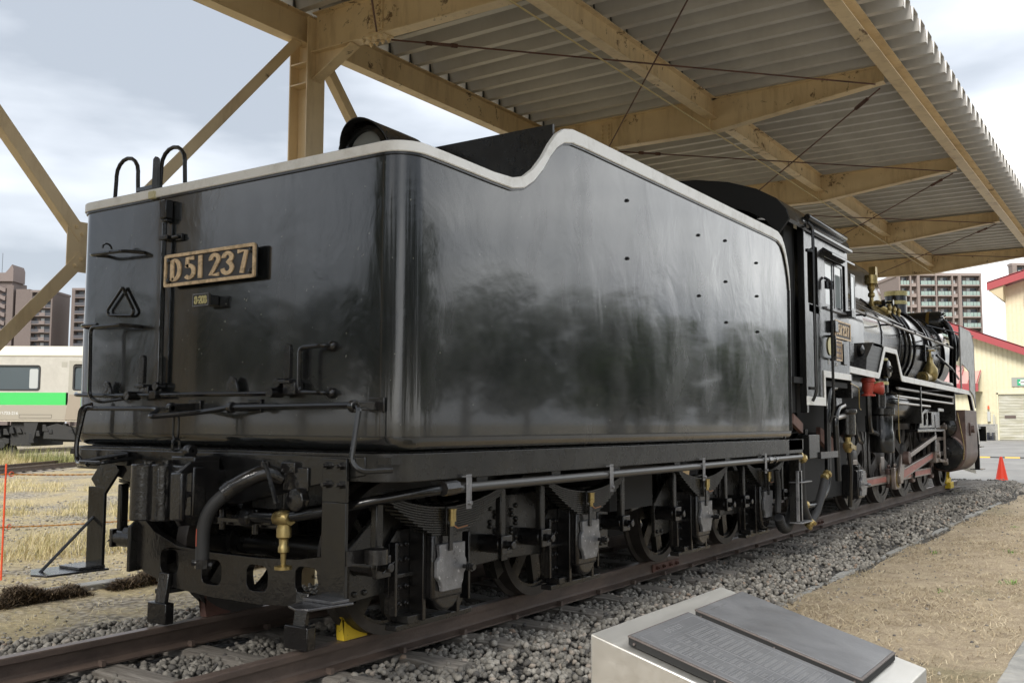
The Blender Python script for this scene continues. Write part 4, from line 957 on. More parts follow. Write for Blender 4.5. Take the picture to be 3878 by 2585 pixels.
# climbing hoops on top of the rear, lamp
for y0, y1 in ((1.07,.83),(.62,.38)):
    mb = MB().tube([(-.07,y0,2.54),(-.07,y0-.01,2.70)]+[(-.07,(y0+y1)/2+(y0-y1)/2*.92*math.cos(a),2.72+.10*math.sin(a)) for a in np.linspace(0,PI,9)]+[(-.07,y1+.01,2.70),(-.07,y1,2.54)], .0125, 8)
    P('climbing_hoop', mb, M_frame, ten)
P('hinge_arm', MB().bar((-.08,.82,2.60),(-.12,.585,2.585),.018,.022), M_frame, ten)
P('hinge_plate', MB().ext([[(.565,2.55),(.615,2.55),(.610,2.75),(.59,2.765),(.57,2.75)]], -.13, -.11, YZ), M_frame, ten)
P('latch_block', MB().box(-.165,-.13,.545,.60,2.50,2.545), mat('yellowed_latch', (.6,.55,.33), .5), ten, .005)
lp = P('headlamp', MB().lathe([(.182,0),(.182,.05),(.17,.055),(.17,.20),(.12,.28),(0,.30)], (.87,-.19,2.89), (1,0,0), 28), M_black, ten)
P('lamp_rim', MB().lathe([(.184,0),(.184,-.025),(.152,-.03),(.148,0)], (.87,-.19,2.89), (1,0,0), 32, True), M_black, lp)
P('lens', MB().lathe([(.15,0),(.10,-.016),(0,-.025)], (.87,-.19,2.89), (1,0,0), 24), mat('fluted_lens', (.55,.56,.52), .2, spec=.8, build=lambda m, t, b: (lambda q: q.bump(q.n('ShaderNodeTexWave', bands_direction='Y', Scale=30).outputs['Fac'], .004, b, 1))(N(t))), lp)
hd = MB(); n = 24; prof_ = [(.76,.214),(.83,.212),(.95,.210),(1.08,.208),(1.24,.204)]; sp0 = [-28,-16,-8,-4,-2]
for i, (x, r_) in enumerate(prof_):
    for j in range(n+1):
        a = R(-12+(5-i)*2+ (204-(5-i)*4)*j/n) if False else R(-20+i*2+(220-4*i)*j/n)
        hd.v.append((x+.10*(1-math.sin(max(0,min(PI,a))))*(i==0), -.19+r_*math.cos(a), 2.89+r_*math.sin(a)))
for i in range(len(prof_)-1):
    for j in range(n): hd.f.append((i*(n+1)+j, (i+1)*(n+1)+j, (i+1)*(n+1)+j+1, i*(n+1)+j+1))
o = P('lamp_hood', hd, M_frame, lp); md = o.modifiers.new('thick', 'SOLIDIFY'); md.thickness = .008
P('lamp_post', MB().box(.92,1.1,-.28,-.10,2.42,2.76), M_black, lp)
# pipes and hose gear between tender and engine, near side
P('drag_corner', MB().box(5.60,6.05,-FO,FO,.93,1.036), M_frame, ten, .004)
# ================================================================ locomotive
loc = thing('steam_locomotive', 'black steam locomotive with white footplate edge, brass fittings and red rods', 'locomotive', (12, 0, 0))
lrod = lambda name, pts, r, m=M_black, fil=.05, n=8, par=loc: rod(name, pts, r, m, par, fil, n)
LX = [8.237, 10.28, 11.83, 13.38, 14.93, 16.85]
# --- wheels
WB = wheel_meshes(.43, .13, 9, .12, 'wheel', 0)
for x in (LX[0], LX[5]):
    for s in (-1, 1): put_wheel(loc, 'wheel', WB, x, s*.675, .43, -s)
    P('axle', MB().cyl((x,-.62,.43),(x,.62,.43),.075,12), M_frame, loc)
def box_wheel():                        # pressed-box driver with holes round the hub
    r = .70; ty = MB().lathe([(r-.07,0),(r,0),(r,.10),(r+.026,.115),(r+.026,.135),(r-.07,.135)], (0,0,0),(0,1,0),56, True)
    holes = []
    for i in range(8):
        a0 = 2*PI*i/8; h = []
        for rr, da in ((.52,-.24),(.56,-.12),(.57,0),(.56,.12),(.52,.24),(.36,.16),(.27,.10),(.24,0),(.27,-.10),(.36,-.16)): h.append((rr*math.cos(a0+da), rr*math.sin(a0+da)))
        holes.append(list(reversed(h)))
    disc = MB().ext([[( .635*math.cos(2*PI*i/56), .635*math.sin(2*PI*i/56)) for i in range(56)]]+holes, .012, .05, XZ)
    disc.lathe([(.64,-.002),(.64,.02),(.60,.02),(.60,-.002)], (0,0,0),(0,1,0),48, True); disc.lathe([(0,-.03),(.14,-.03),(.17,-.01),(.19,.012)], (0,0,0),(0,1,0),28)
    return mesh_of(ty, 'tyre', M_tyre), mesh_of(disc, 'wheel_disc', M_tyre)
DW = box_wheel()
for x in LX[1:5]:
    for s in (-1, 1):
        o = put_wheel(loc, 'driving_wheel', DW, x, s*.70, .70, -s)
        cw = [( .60*math.cos(R(a)), .60*math.sin(R(a))) for a in range(42, 139, 8)]
        P('counterweight', MB().ext([[(x+a_, .70+b_) for a_, b_ in cw]], s*.708, s*.69, XZ), M_rodsteel, o).matrix_parent_inverse = o.matrix_world.inverted() if False else (Matrix.Translation((x, s*.70, .70)) @ Matrix.Diagonal((1, -s, 1, 1))).inverted()
    P('axle', MB().cyl((x,-.62,.70),(x,.62,.70),.10,12), M_frame, loc)
for s in (-1, 1):
    P('main_frame', MB().ext([[(8.9,.55),(9.3,.50),(17.9,.62),(18.3,.80),(18.3,1.25),(9.0,1.30),(8.4,1.0)]], s*.44, s*.50, XZ), M_darkin, loc)
P('firebox_pan', MB().box(6.5, 10.9, -.8, .8, 1.08, 1.62), M_darkin, loc)
P('ash_pan', MB().box(8.6, 10.2, -.5, .5, .45, 1.2).box(6.0,8.6,-.45,.45,.75,1.15), M_darkin, loc)
P('frame_stretcher', MB().box(10.4, 17.6, -.44, .44, .85, 1.15), M_darkin, loc)
# --- rods on the near side (and plain far side)
PZ = .37
for s in (-1, 1):
    Y = lambda v: s*v
    def seg(name, xa, za, xb, zb, ya, w0, w1, par=loc, flute=True):
        d = Vector((xb-xa, 0, zb-za)); o = P(name, MB().ext([[(xa, za-w0/2),(xb, zb-w1/2),(xb, zb+w1/2),(xa, za+w0/2)]], Y(ya), Y(ya+.045), XZ), M_rodsteel, par, .005)
        if flute: P('flute', MB().ext([[(xa+d.x*.05, za+d.z*.05-w0/2+.026),(xb-d.x*.05, zb-d.z*.05-w1/2+.026),(xb-d.x*.05, zb-d.z*.05+w1/2-.026),(xa+d.x*.05, za+d.z*.05+w0/2-.026)]], Y(ya+.044), Y(ya+.050), XZ), M_rodred, o)
        return o
    for a, b_ in ((1,2),(2,3),(3,4)): seg('coupling_rod', LX[a]+.09, PZ, LX[b_]-.09, PZ, .80, .125, .125)
    for i in (1,2,3,4):
        P('crank_pin', MB().cyl((LX[i], Y(.70), PZ), (LX[i], Y(.86 if i != 2 else .98), PZ), .095 if i != 2 else .11, 20), M_rodsteel, loc, .008)
        P('rod_brass', MB().box(LX[i]-.10, LX[i]+.10, *sorted((Y(.785), Y(.86))), PZ-.135, PZ+.15).box(LX[i]-.04,LX[i]+.04,*sorted((Y(.80),Y(.84))),PZ+.15,PZ+.21), M_brownsteel, loc, .02)
        P('crank_web', MB().ext([[(LX[i]-.12,.70),(LX[i]+.12,.70),(LX[i]+.10,.36),(LX[i]+.05,.29),(LX[i]-.05,.29),(LX[i]-.10,.36)]], Y(.70), Y(.735), XZ), M_rodsteel, loc, .02)
    P('rod_knuckle', MB().cyl((LX[2]-.24, Y(.79), PZ), (LX[2]-.24, Y(.87), PZ), .07, 14), M_rodsteel, loc)
    mr = seg('main_rod', LX[2]+.12, PZ+.012, 14.72, .66, .885, .17, .12)
    P('big_end', MB().box(LX[2]-.14, LX[2]+.17, *sorted((Y(.875), Y(.95))), PZ-.16, PZ+.17).box(LX[2]-.05,LX[2]+.05,*sorted((Y(.89),Y(.93))),PZ+.17,PZ+.23), M_rodsteel, mr, .015)
    P('bearing', MB().lathe([(.12,.865),(.135,.87),(.135,.955),(.12,.96)], (LX[2],0,PZ), (0,s,0), 24), M_brass, mr)
    P('eccentric_crank', MB().ext([[(LX[2]-.10,.30),(LX[2]+.08,.30),(LX[2]+.22,.62),(LX[2]+.20,.74),(LX[2]+.08,.74),(LX[2]-.12,.42)]], Y(.965), Y(1.01), XZ).cyl((LX[2]+.14,Y(1.0),.68),(LX[2]+.14,Y(1.09),.68),.075,16), M_rodsteel, loc, .012)
    er = seg('eccentric_rod', LX[2]+.16, .69, 14.2, .98, 1.03, .075, .065, flute=False)
    P('rod_boss', MB().cyl((LX[2]+.14,Y(1.01),.68),(LX[2]+.14,Y(1.10),.68),.10,18), M_brownsteel, er, .01)
    P('crosshead', MB().box(14.58, 14.95, *sorted((Y(.84), Y(.99))), .52, .86).cyl((14.72,Y(.86),.66),(14.72,Y(1.03),.66),.06,14).box(14.50,15.0,*sorted((Y(.86),Y(.97))),.84,.90), M_rodsteel, loc, .012)
    P('slide_bar', MB().box(13.95, 15.6, *sorted((Y(.87), Y(.96))), .90, .96), M_rodsteel, loc, .005)
    P('piston_rod', MB().cyl((14.9,Y(.915),.66),(15.7,Y(.915),.66),.04,12), M_rodsteel, loc)
    P('expansion_link', MB().ext([[(14.12,.72),(14.20,.72),(14.26,1.0),(14.20,1.36),(14.12,1.36),(14.16,1.0)]], Y(.98), Y(1.06), XZ), M_cast, loc, .01)
    P('link_bracket', MB().ext([[(12.9,1.12),(14.6,1.12),(14.6,1.42),(14.3,1.44),(13.4,1.44),(13.1,1.36)], [(13.25,1.17),(13.25,1.34),(13.45,1.37),(13.45,1.17)], [(13.6,1.17),(13.6,1.38),(13.9,1.38),(13.9,1.17)]], Y(1.00), Y(1.06), XZ).box(12.6,14.75,*sorted((Y(.9),Y(1.1))),1.06,1.11).box(14.0,14.5,*sorted((Y(1.0),Y(1.15))),1.40,1.46), M_cast, loc, .01)
    P('radius_rod', MB().bar((14.2,Y(.95),1.12),(15.6,Y(.95),1.15),.04,.06), M_rodsteel, loc)
    P('combination_lever', MB().ext([[(15.25,.50),(15.33,.50),(15.32,1.22),(15.26,1.22)]], Y(.99), Y(1.02), XZ).cyl((15.29,Y(.97),.52),(15.29,Y(1.05),.52),.06,12).cyl((15.29,Y(.97),1.14),(15.29,Y(1.05),1.14),.05,12).bar((14.8,Y(1.0),.56),(15.29,Y(1.0),.52),.03,.05), M_rodsteel, loc, .006)
    # cylinder and valve chest
    cy = P('cylinder', MB().lathe([(.30,15.74),(.35,15.76),(.355,17.05),(.30,17.08),(.10,17.15),(0,17.16)], (0,Y(.935),.66), (1,0,0), 36).ext([[(15.76,.66),(15.76,1.45),(17.05,1.45),(17.05,.66)]], Y(1.285), Y(.5), XZ), M_brownsteel, loc, .006)
    P('cylinder_cover', MB().lathe([(0,15.60),(.10,15.60),(.12,15.68),(.30,15.70),(.315,15.72),(.315,15.745),(0,15.745)], (0,Y(.935),.66), (1,0,0), 36), M_black, cy)
    P('valve_cover', MB().lathe([(0,15.45),(.06,15.45),(.07,15.58),(.16,15.60),(.185,15.63),(.19,15.745),(0,15.745)], (0,Y(.96),1.14), (1,0,0), 28), M_black, cy)
    P('cylinder_cock_pipe', MB().tube(spline([(15.70,Y(1.17),1.40),(15.68,Y(1.22),1.1),(15.70,Y(1.26),.80),(15.72,Y(1.24),.55)],5), .007, 5), M_brass, cy)
    P('relief_valve', MB().box(16.15,16.45,*sorted((Y(1.285),Y(1.31))),.98,1.22).cyl((16.3,Y(1.3),1.1),(16.3,Y(1.36),1.1),.07,12), M_brownsteel, cy, .01)
# sand/brake hangers between drivers, near side
for x in (11.05, 12.6, 14.15, 9.45):
    P('brake_hanger', MB().box(x-.03,x+.03,-.69,-.64,.35,1.15).ext([[(x-.07,.32),(x+.06,.30),(x+.10,.62),(x+.02,.75),(x-.05,.74)]],-.68,-.57,XZ), M_frame, loc, .006)
# trailing truck axlebox
P('truck_frame', MB().ext([[(7.1,.30),(8.9,.30),(9.1,.5),(9.1,.95),(7.0,.95),(6.9,.5)]], -.93, -.90, XZ), M_darkin, loc)
P('truck_axlebox', MB().box(8.85,9.15,-1.14,-.93,.26,.62).box(8.88,8.93,-1.14,-.93,.6,.68), M_cast, loc, .015)
P('truck_axlebox_lid', MB().ext([[(8.87,.30),(9.10,.30),(9.11,.36),(9.16,.40),(9.16,.46),(9.10,.50),(9.08,.60),(8.96,.60),(8.94,.52),(8.85,.48),(8.85,.40),(8.89,.36)]], -1.17,-1.141, XZ).lathe([(.012,0),(.012,.03),(.022,.04),(.022,.06),(.014,.08)],(9.03,-1.165,.43),(0,-1,0),10), M_lid, loc, .004)
# --- boiler
bl = P('boiler', MB().lathe([(.80,7.9),(.80,10.6),(.765,10.9),(.765,15.2),(.775,15.2)], (0,0,2.52), (1,0,0), 56), M_boiler, loc)
P('firebox_cladding', MB().ext([[(-.80,1.55),(.80,1.55),(.86,2.2)]+el(0,2.52,.84,.84,-5,185,24)[0:]+[(-.86,2.2)]], 7.95, 10.5, YZ), M_boiler, bl, .02)
sb = P('smokebox', MB().lathe([(.80,15.2),(.80,17.45),(.72,17.52),(.55,17.56),(0,17.70)], (0,0,2.52), (1,0,0), 56), M_black, loc)
for x in (9.2, 10.62, 11.9, 13.1, 14.3, 15.22): P('boiler_band', MB().lathe([(.80 if x < 10.7 else .767,x-.03),(.81 if x < 10.7 else .776,x-.03),(.81 if x < 10.7 else .776,x+.03),(.80 if x < 10.7 else .767,x+.03)] if x < 15 else [(.80,x-.03),(.815,x-.03),(.815,x+.03),(.80,x+.03)], (0,0,2.52),(1,0,0),48), M_black, bl)
P('saddle', MB().box(15.8,17.1,-.5,.5,1.2,1.85), M_black, loc)
# long dome casing: steam dome and sand box in one
dm = MB(); prof_ = []
secs = []
for x, sc_ in ((9.6,.0),(9.65,.55),(9.85,.82),(10.2,.96),(10.6,1.0),(12.9,1.0),(13.25,.95),(13.50,.80),(13.65,.52),(13.68,.0)):
    s_ = [( -.46*max(sc_,.02)**.6, 3.05)]+[(.46*max(sc_,.02)**.6*math.cos(a)*-1 if False else -.46*max(sc_,.02)**.6*math.cos(a), 3.22+(.64*max(sc_,.02))*math.sin(a)**.8) for a in np.linspace(0.05, PI-.05, 15)]+[(.46*max(sc_,.02)**.6, 3.05)]
    secs.append([(x, y, z) for y, z in s_])
k = len(secs[0]); dm.v = [p for s_ in secs for p in s_]
dm.f = [(i*k+j, (i+1)*k+j, (i+1)*k+j+1, i*k+j+1) for i in range(len(secs)-1) for j in range(k-1)]
P('dome_casing', dm, M_boiler, loc, ang=60)
ch = P('chimney', MB().lathe([(.27,3.20),(.22,3.30),(.202,3.38),(.202,3.74),(.17,3.74),(.17,3.3)], (16.4,0,0), (0,0,1), 36), M_black, loc)
P('chimney_band', MB().lathe([(.203,3.53),(.208,3.53),(.208,3.60),(.203,3.60)], (16.4,0,0), (0,0,1), 36, True), M_pale, ch)
P('chimney_cap', MB().lathe([(.203,3.70),(.215,3.70),(.22,3.79),(.18,3.79),(.17,3.72)], (16.4,0,0), (0,0,1), 36, True), M_pale, ch)
fh = P('feedwater_heater', MB().lathe([(0,-.76),(.15,-.76),(.205,-.735),(.225,-.69),(.225,.69),(.21,.73),(0,.76)], (17.02,0,3.20), (0,1,0), 32), M_black, loc)
P('heater_band', MB().lathe([(.226,-.52),(.231,-.52),(.231,-.46),(.226,-.46)], (17.02,0,3.20), (0,1,0), 32), mat('dark_brass_band', (.25,.17,.05), .35, metal=.7), fh)
bb = MB()
for i in range(14): bb.cyl((17.02+.18*math.cos(i*.449), -.745, 3.20+.18*math.sin(i*.449)), (17.02+.18*math.cos(i*.449), -.785, 3.20+.18*math.sin(i*.449)), .014, 6)
P('cover_bolt', bb, M_cast, fh, **{'kind': 'stuff'})
lrod('exhaust_pipe', [(16.95,-.70,3.25),(16.95,-.86,3.10),(16.95,-.93,2.80),(16.95,-.90,2.3),(16.95,-.90,1.9)], .065, n=12, fil=.15)
lrod('heater_pipe', [(17.30,-.70,3.05),(17.32,-.92,2.95),(17.28,-.98,2.7),(17.2,-.92,2.45)], .045, n=10, fil=.1)
if 0: lrod('cross_pipe', [(15.5,-.28,3.35),(15.9,-.45,3.38),(16.3,-.55,3.30),(16.8,-.60,3.32)], .035, M_black, fil=.1)
lrod('stay_bar', [(16.0,-.62,3.06),(17.4,-1.22,2.93)], .014)
lrod('stay_bar', [(17.3,-.5,3.0),(17.5,-1.2,2.72)], .014)
# whistle, check valves, pipes running down the boiler
P('whistle', MB().lathe([(.03,2.98),(.05,3.02),(.035,3.06),(.03,3.12),(.055,3.15),(.05,3.19),(.03,3.21),(.05,3.25),(.06,3.29),(.05,3.31),(.10,3.34),(.10,3.45)], (11.9,-.62,.02), (0,0,1), 16).lathe([(.10,3.45),(.10,3.47),(.0,3.47)],(11.9,-.62,.02),(0,0,1),16).box(11.86,11.98,-.70,-.60,3.46,3.62).cyl((11.9,-.62,3.05),(11.9,-.80,3.05),.03,10), M_brass, loc)
P('whistle_valve', MB().lathe([(.05,0),(.05,.05),(.02,.06),(.02,.14),(.045,.145),(.045,.165)],(11.9,-.78,3.05),(0,-1,0),8).lathe([(.02,0),(.02,.16),(.05,.17),(.05,.18)],(11.98,-.66,3.04),(1,-.2,.1),8), M_cast, loc)
for i in range(3):
    x = 13.15+i*.33
    P('check_valve', MB().lathe([(.035,0),(.045,.02),(.03,.05),(.03,.10),(.045,.12),(.04,.16),(.02,.19),(0,.20)], (x,-.60,2.98), (0,0,1), 10), M_brass, loc)
    pts = [(x,-.60,3.0)]+[(x+.06*kk, -.80*math.cos(R(a))-.01, 2.52+.80*math.sin(R(a))) for kk, a in enumerate((36,22,8,-6,-22,-38))]
    P('injector_pipe', MB().tube(spline(pts, 5), .024, 8), M_black, loc)
P('steam_manifold', MB().cyl((12.6,-.42,3.15),(12.9,-.58,3.05),.06,12).lathe([(.03,0),(.045,.03),(.045,.08),(.03,.12)],(12.95,-.6,3.02),(1,0,0),10).ball((12.75,-.5,3.12),.085,10), M_brass, loc)
for x in (15.35, 16.55): lrod('boiler_pipe', [(x+.03*kk, -.815*math.cos(R(a)), 2.52+.815*math.sin(R(a))) for kk, a in enumerate((62,45,28,10,-8,-26,-42))], .020)
lrod('handrail', [(8.02,-.93,2.72),(17.2,-.93,2.67)], .019, M_pipe, n=8)
lrod('conduit', [(8.02,-.80,2.93),(12.0,-.72,2.88),(14.8,-.72,2.83),(16.6,-.78,2.78)], .012)
lrod('conduit', [(8.02,-.86,2.83),(13.0,-.84,2.79)], .009)
for x in (8.6, 10.2, 11.8, 13.4, 15.0, 16.3): P('handrail_knob', MB().cyl((x,-.76,2.70),(x,-.93,2.70),.014,8).ball((x,-.93,2.70),.032,8), M_cast, loc)
lrod('lower_rail', [(15.6,-.86,2.46),(16.6,-.95,2.25),(17.6,-.90,2.10)], .022)
# boiler side fittings: clack valve, inspection plates
P('clack_valve', MB().lathe([(.06,0),(.10,.04),(.125,.12),(.12,.22),(.07,.30),(.05,.34),(.05,.42),(.03,.43),(.02,.54)], (14.35,-.98,1.92), (0,0,1), 18).lathe([(.10,-.012),(.10,.012)],(14.35,-.98,2.46),(0,0,1),6).cyl((14.35,-.98,2.0),(13.75,-.96,1.97),.07,12).cyl((13.9,-.96,1.98),(13.8,-.96,1.975),.10,12), M_brass, loc)
lrod('feed_pipe', [(14.45,-.98,1.98),(15.2,-.99,1.93),(16.1,-1.0,1.92)], .05, M_black, n=12)
P('mud_door', MB().box(15.0,15.5,-.83,-.79,2.30,2.60), M_black, loc, .01)
P('side_step', MB().box(13.9,14.5,-1.0,-.76,2.50,2.53).box(13.9,13.93,-1.0,-.98,2.25,2.5), M_black, loc)
# --- footplate with raised arch over the pump
FY0, FY1 = -1.25, -.55
path = [(7.97,1.865),(9.52,1.845),(9.86,2.215),(10.56,2.215),(10.88,1.865),(16.50,1.815),(16.70,1.78)]
for s in (-1, 1):
    pr = path+[(a, b-.02) for a, b in reversed(path)]
    P('footplate', MB().ext([pr], s*FY1, s*abs(FY0), XZ), M_frame, loc)
    lo = [(7.97,1.795),(9.50,1.775),(9.555,1.80),(9.90,2.155),(10.50,2.155),(10.56,2.14),(10.82,1.80),(10.87,1.79),(16.50,1.745),(16.64,1.71)]
    P('white_footplate_edge', MB().ext([[(a, b+.008) for a, b in path]+list(reversed(lo))], s*(abs(FY0)+.001), s*(abs(FY0)+.014), XZ), M_white, loc, .002)
    dg = [(16.70,1.785),(17.50,.95),(17.56,.80),(17.56,.76),(17.45,.76),(17.42,.92),(16.62,1.74)]
    P('front_apron', MB().ext([dg+[(16.62,1.2)] if False else dg], s*1.20, s*1.25, XZ), M_black, loc)
    P('white_apron_edge', MB().ext([[(16.70,1.788),(17.44,1.0),(17.47,.80),(17.44,.80),(17.405,.985),(16.64,1.735)]], s*1.251, s*1.262, XZ), M_white, loc)
    P('smoke_deflector', MB().ext([[(15.50,1.83),(15.50,2.965),(15.56,2.97),(16.60,2.95),(16.78,2.90),(17.0,2.72),(17.0,1.50),(16.78,1.75),(16.40,1.83),(16.40,2.18),(15.62,2.30),(15.56,2.25),(15.56,1.83)]], s*1.27, s*1.285, XZ), mat('aged_deflector', (.13,.125,.11), .32, spec=.7, build=_blk((.15,.147,.135), (.30,.29,.265), .25, .45, .002, 4)) if s < 0 else bpy.data.materials['aged_deflector'], loc)
    P('deflector_edge', MB().tube([(15.50,s*1.278,1.83),(15.50,s*1.278,2.965),(16.60,s*1.278,2.95),(16.80,s*1.278,2.89),(17.0,s*1.278,2.72),(17.0,s*1.278,1.5)], .013, 6), M_pale if False else M_pipe, loc)
for xx, zz in ((8.4,1.5),(12.4,1.2),(15.3,1.25)): P('footplate_support', MB().box(xx,xx+.04,-1.2,-.6,zz,1.79), M_frame, loc)
P('front_deck', MB().box(16.5,18.25,-1.22,1.22,1.10,1.14).box(18.2,18.25,-1.28,1.28,.85,1.15), M_black, loc)
P('front_step', MB().box(17.46,17.52,-1.25,-1.16,.30,.80).box(17.40,17.75,-1.30,-1.10,.74,.755).box(17.42,17.80,-1.30,-1.08,.30,.315).bar((17.5,-1.2,.6),(17.68,-1.2,.75),.012,.012), M_black, loc)
# raised checker plate boxes in front of the cab
def chk(m, t, b):
    q = N(t); w_ = q.n('ShaderNodeTexChecker', Scale=26.0); q.l(q.map((1,1,1),(0,R(45),0)), w_.inputs['Vector']); q.l(q.mix(w_.outputs['Fac'], (.022,.022,.022), (.05,.05,.048)), b.inputs['Base Color']); q.bump(w_.outputs['Fac'], .004, b, 1)
M_chk = mat('checker_plate', (.03,.03,.03), .42, build=chk)
P('sloping_tread_plate', MB().ext([[(8.95,1.86),(9.50,1.86),(9.84,2.21),(9.84,2.24),(9.35,2.24),(9.0,2.02)]], -1.24, -.80, XZ).box(9.35,9.84,-1.24,-.8,2.20,2.235), M_chk, loc)
P('reach_box', MB().box(8.55,8.85,-1.12,-.92,1.90,2.28).box(8.6,8.8,-1.14,-1.12,1.95,2.2).lathe([(.075,0),(.075,.06),(.03,.08)],(9.05,-1.12,2.12),(0,-1,0),14).bar((9.05,-1.13,2.1),(9.2,-1.13,1.95),.02,.03), M_cast, loc, .006)
P('small_brass_cock', MB().lathe([(.025,0),(.03,.03),(.015,.06),(.02,.08)],(8.35,-1.1,1.90),(0,0,1),10).lathe([(.025,0),(.03,.03),(.015,.06)],(8.5,-1.12,1.90),(0,0,1),10), M_brass, loc)
# --- air pump beneath the arch
pu = P('air_pump', MB().lathe([(.15,.80),(.16,.82),(.16,1.08),(.15,1.10),(.15,1.30),(.18,1.32),(.18,1.40),(.10,1.42)], (10.25,-1.10,0), (0,0,1), 28).lathe([(.09,1.40),(.09,1.60),(.13,1.62),(.13,2.08),(.10,2.12),(0,2.12)], (10.22,-1.08,0), (0,0,1), 24).box(10.0,10.12,-1.1,-.95,1.08,1.30), M_black, loc)
for z in (1.745, 2.06): P('pump_band', MB().lathe([(.132,z-.022),(.137,z-.022),(.137,z+.022),(.132,z+.022)], (10.22,-1.08,0), (0,0,1), 24), M_pale, pu)
P('pump_gauge', MB().lathe([(.0,0),(.12,0),(.12,.06),(.10,.075),(.045,.08),(.04,.10),(0,.10)], (10.12,-1.19,1.93), (0,-1,0), 24), M_cast, pu)
P('gauge_face', MB().lathe([(0,.101),(.035,.101)], (10.12,-1.19,1.93), (0,-1,0), 12), M_pale, pu)
rdv = P('red_valve', MB().lathe([(.09,1.545),(.09,1.565),(.055,1.575),(.06,1.60),(.075,1.62),(.075,1.72),(.095,1.73),(.095,1.745),(.085,1.75),(.085,1.775),(.03,1.78)], (9.27,-1.18,0), (0,0,1), 18).lathe([(.05,0),(.075,.07),(.085,.10),(.085,.13),(.06,.14),(0,.145)], (9.33,-1.22,1.645), (.35,-1,0), 16), M_red, loc)
lrod('drain_pipe', [(9.27,-1.18,1.80),(9.27,-1.18,1.25),(9.40,-1.16,1.10),(10.0,-1.10,1.05)], .035, fil=.1)
# air tank and cooling pipes
P('air_reservoir', MB().lathe([(0,-.02),(.16,0),(.23,.06),(.25,.14),(.25,1.9),(.23,1.98),(0,2.05)], (10.95,-.86,1.49), (1,0,0), 32), M_boiler, loc)
for z0, xa, xb in ((1.70,10.95,15.25),(1.585,10.85,15.25),(1.49,10.95,13.2)):
    lrod('cooling_pipe', [(xa,-1.17,z0),(xb,-1.17,z0-.03*(xb-xa)/4.3)], .019, M_pipe)
lrod('cooling_pipe_bend', [(15.23,-1.17,1.68),(15.30,-1.17,1.675),(15.30,-1.17,1.56),(15.23,-1.17,1.565)], .019, M_pipe, .03)
# --- cab
CYs = -1.30
cab = P('cab_side', MB().ext([[(6.30,1.38),(6.93,1.38),(6.93,1.69),(7.97,1.69),(7.97,3.24),(6.30,3.24)], [(7.03,2.47),(7.03,3.02),(7.86,3.02),(7.86,2.47)], [(6.42,2.45),(6.42,3.0),(6.68,3.08),(6.78,3.08),(6.78,2.45)]], CYs, CYs+.02, XZ), M_black, loc, .003)
P('cab_side', MB().ext([[(6.30,1.38),(7.97,1.38),(7.97,3.24),(6.30,3.24)], [(7.03,2.47),(7.03,3.02),(7.86,3.02),(7.86,2.47)]], -CYs-.02, -CYs, XZ), M_black, loc)
P('cab_front', MB().ext([[(-1.28,1.8),(1.28,1.8),(1.28,3.24)]+el(0,2.6,1.28,1.14,34,146,12)+[(-1.28,3.24)]], 7.93, 7.95, YZ), M_black, loc)
for yy in (-1.31, 1.24): P('cab_rear_post', MB().box(6.28,6.34,yy,yy+.07,1.3,3.30), M_black, loc, .004)
P('vestibule', MB().box(5.98,6.28,-1.20,-1.17,1.12,3.22).box(5.95,6.3,-1.2,1.2,1.12,1.3).box(6.25,6.30,-1.2,-.5,1.1,3.3), M_darkin, loc)
P('cab_floor', MB().box(6.0,7.95,-1.27,1.27,1.60,1.66), M_darkin, loc)
P('backhead', MB().lathe([(0,7.5),(.65,7.5),(.72,7.6),(.72,7.92)],(0,0,2.4),(1,0,0),28), M_darkin, loc)
roofp = [(-1.33,3.22),(-1.30,3.32),(-1.20,3.44),(-1.0,3.56),(-.7,3.67),(-.35,3.74),(0,3.765),(.35,3.74),(.7,3.67),(1.0,3.56),(1.20,3.44),(1.30,3.32),(1.33,3.22)]
P('cab_roof', MB().ext([roofp+[(a*.985, b-.025) for a, b in reversed(roofp)]], 5.78, 8.02, YZ), M_black, loc)
P('roof_gutter', MB().box(6.4,8.02,-1.352,-1.33,3.20,3.235).cyl((6.45,-1.30,3.36),(7.9,-1.30,3.355),.035,10), M_black, loc, .006)
P('roof_rear_skirt', MB().ext([roofp+[(a*.90, 3.05+(b-3.22)*.86) for a, b in reversed(roofp)]], 5.76, 5.80, YZ), M_darkin, loc)
wv = P('window_visor', MB().ext([[(-1.30,3.12),(-1.40,3.05),(-1.40,3.03),(-1.30,3.09)]], 7.0, 7.92, YZ), M_black, loc)
for x0, x1 in ((7.08,7.42),(7.46,7.80)):
    wf = P('window', MB().ext([[(x0,2.48),(x1,2.48),(x1,3.01),(x0,3.01)],[(x0+.03,2.98),(x1-.03,2.98),(x1-.03,2.51),(x0+.03,2.51)]], -1.285,-1.265, XZ), M_black, loc)
    P('pane', MB().box(x0+.03,x1-.03,-1.277,-1.273,2.51,2.98), M_clearglass, wf)
wf = P('wind_screen', MB().ext([[(7.84,2.50),(8.02,2.50),(8.02,2.93),(7.84,2.93)],[(7.865,2.905),(7.995,2.905),(7.995,2.53),(7.865,2.53)]], -1.37,-1.355, XZ), M_black, loc)
P('pane', MB().box(7.865,7.995,-1.366,-1.36,2.53,2.905), M_clearglass, wf)
P('screen_bracket', MB().box(7.78,7.95,-1.39,-1.30,2.42,2.49), M_cast, loc)
P('sill', MB().box(7.0,7.9,-1.33,-1.30,2.44,2.465), M_lid, loc)
dr = P('cab_door', MB().ext([[(6.45,1.70),(6.80,1.70),(6.80,2.40),(6.45,2.40)]], -1.285,-1.27, XZ).box(6.45,6.8,-1.30,-1.28,2.36,2.44), M_frame, loc)
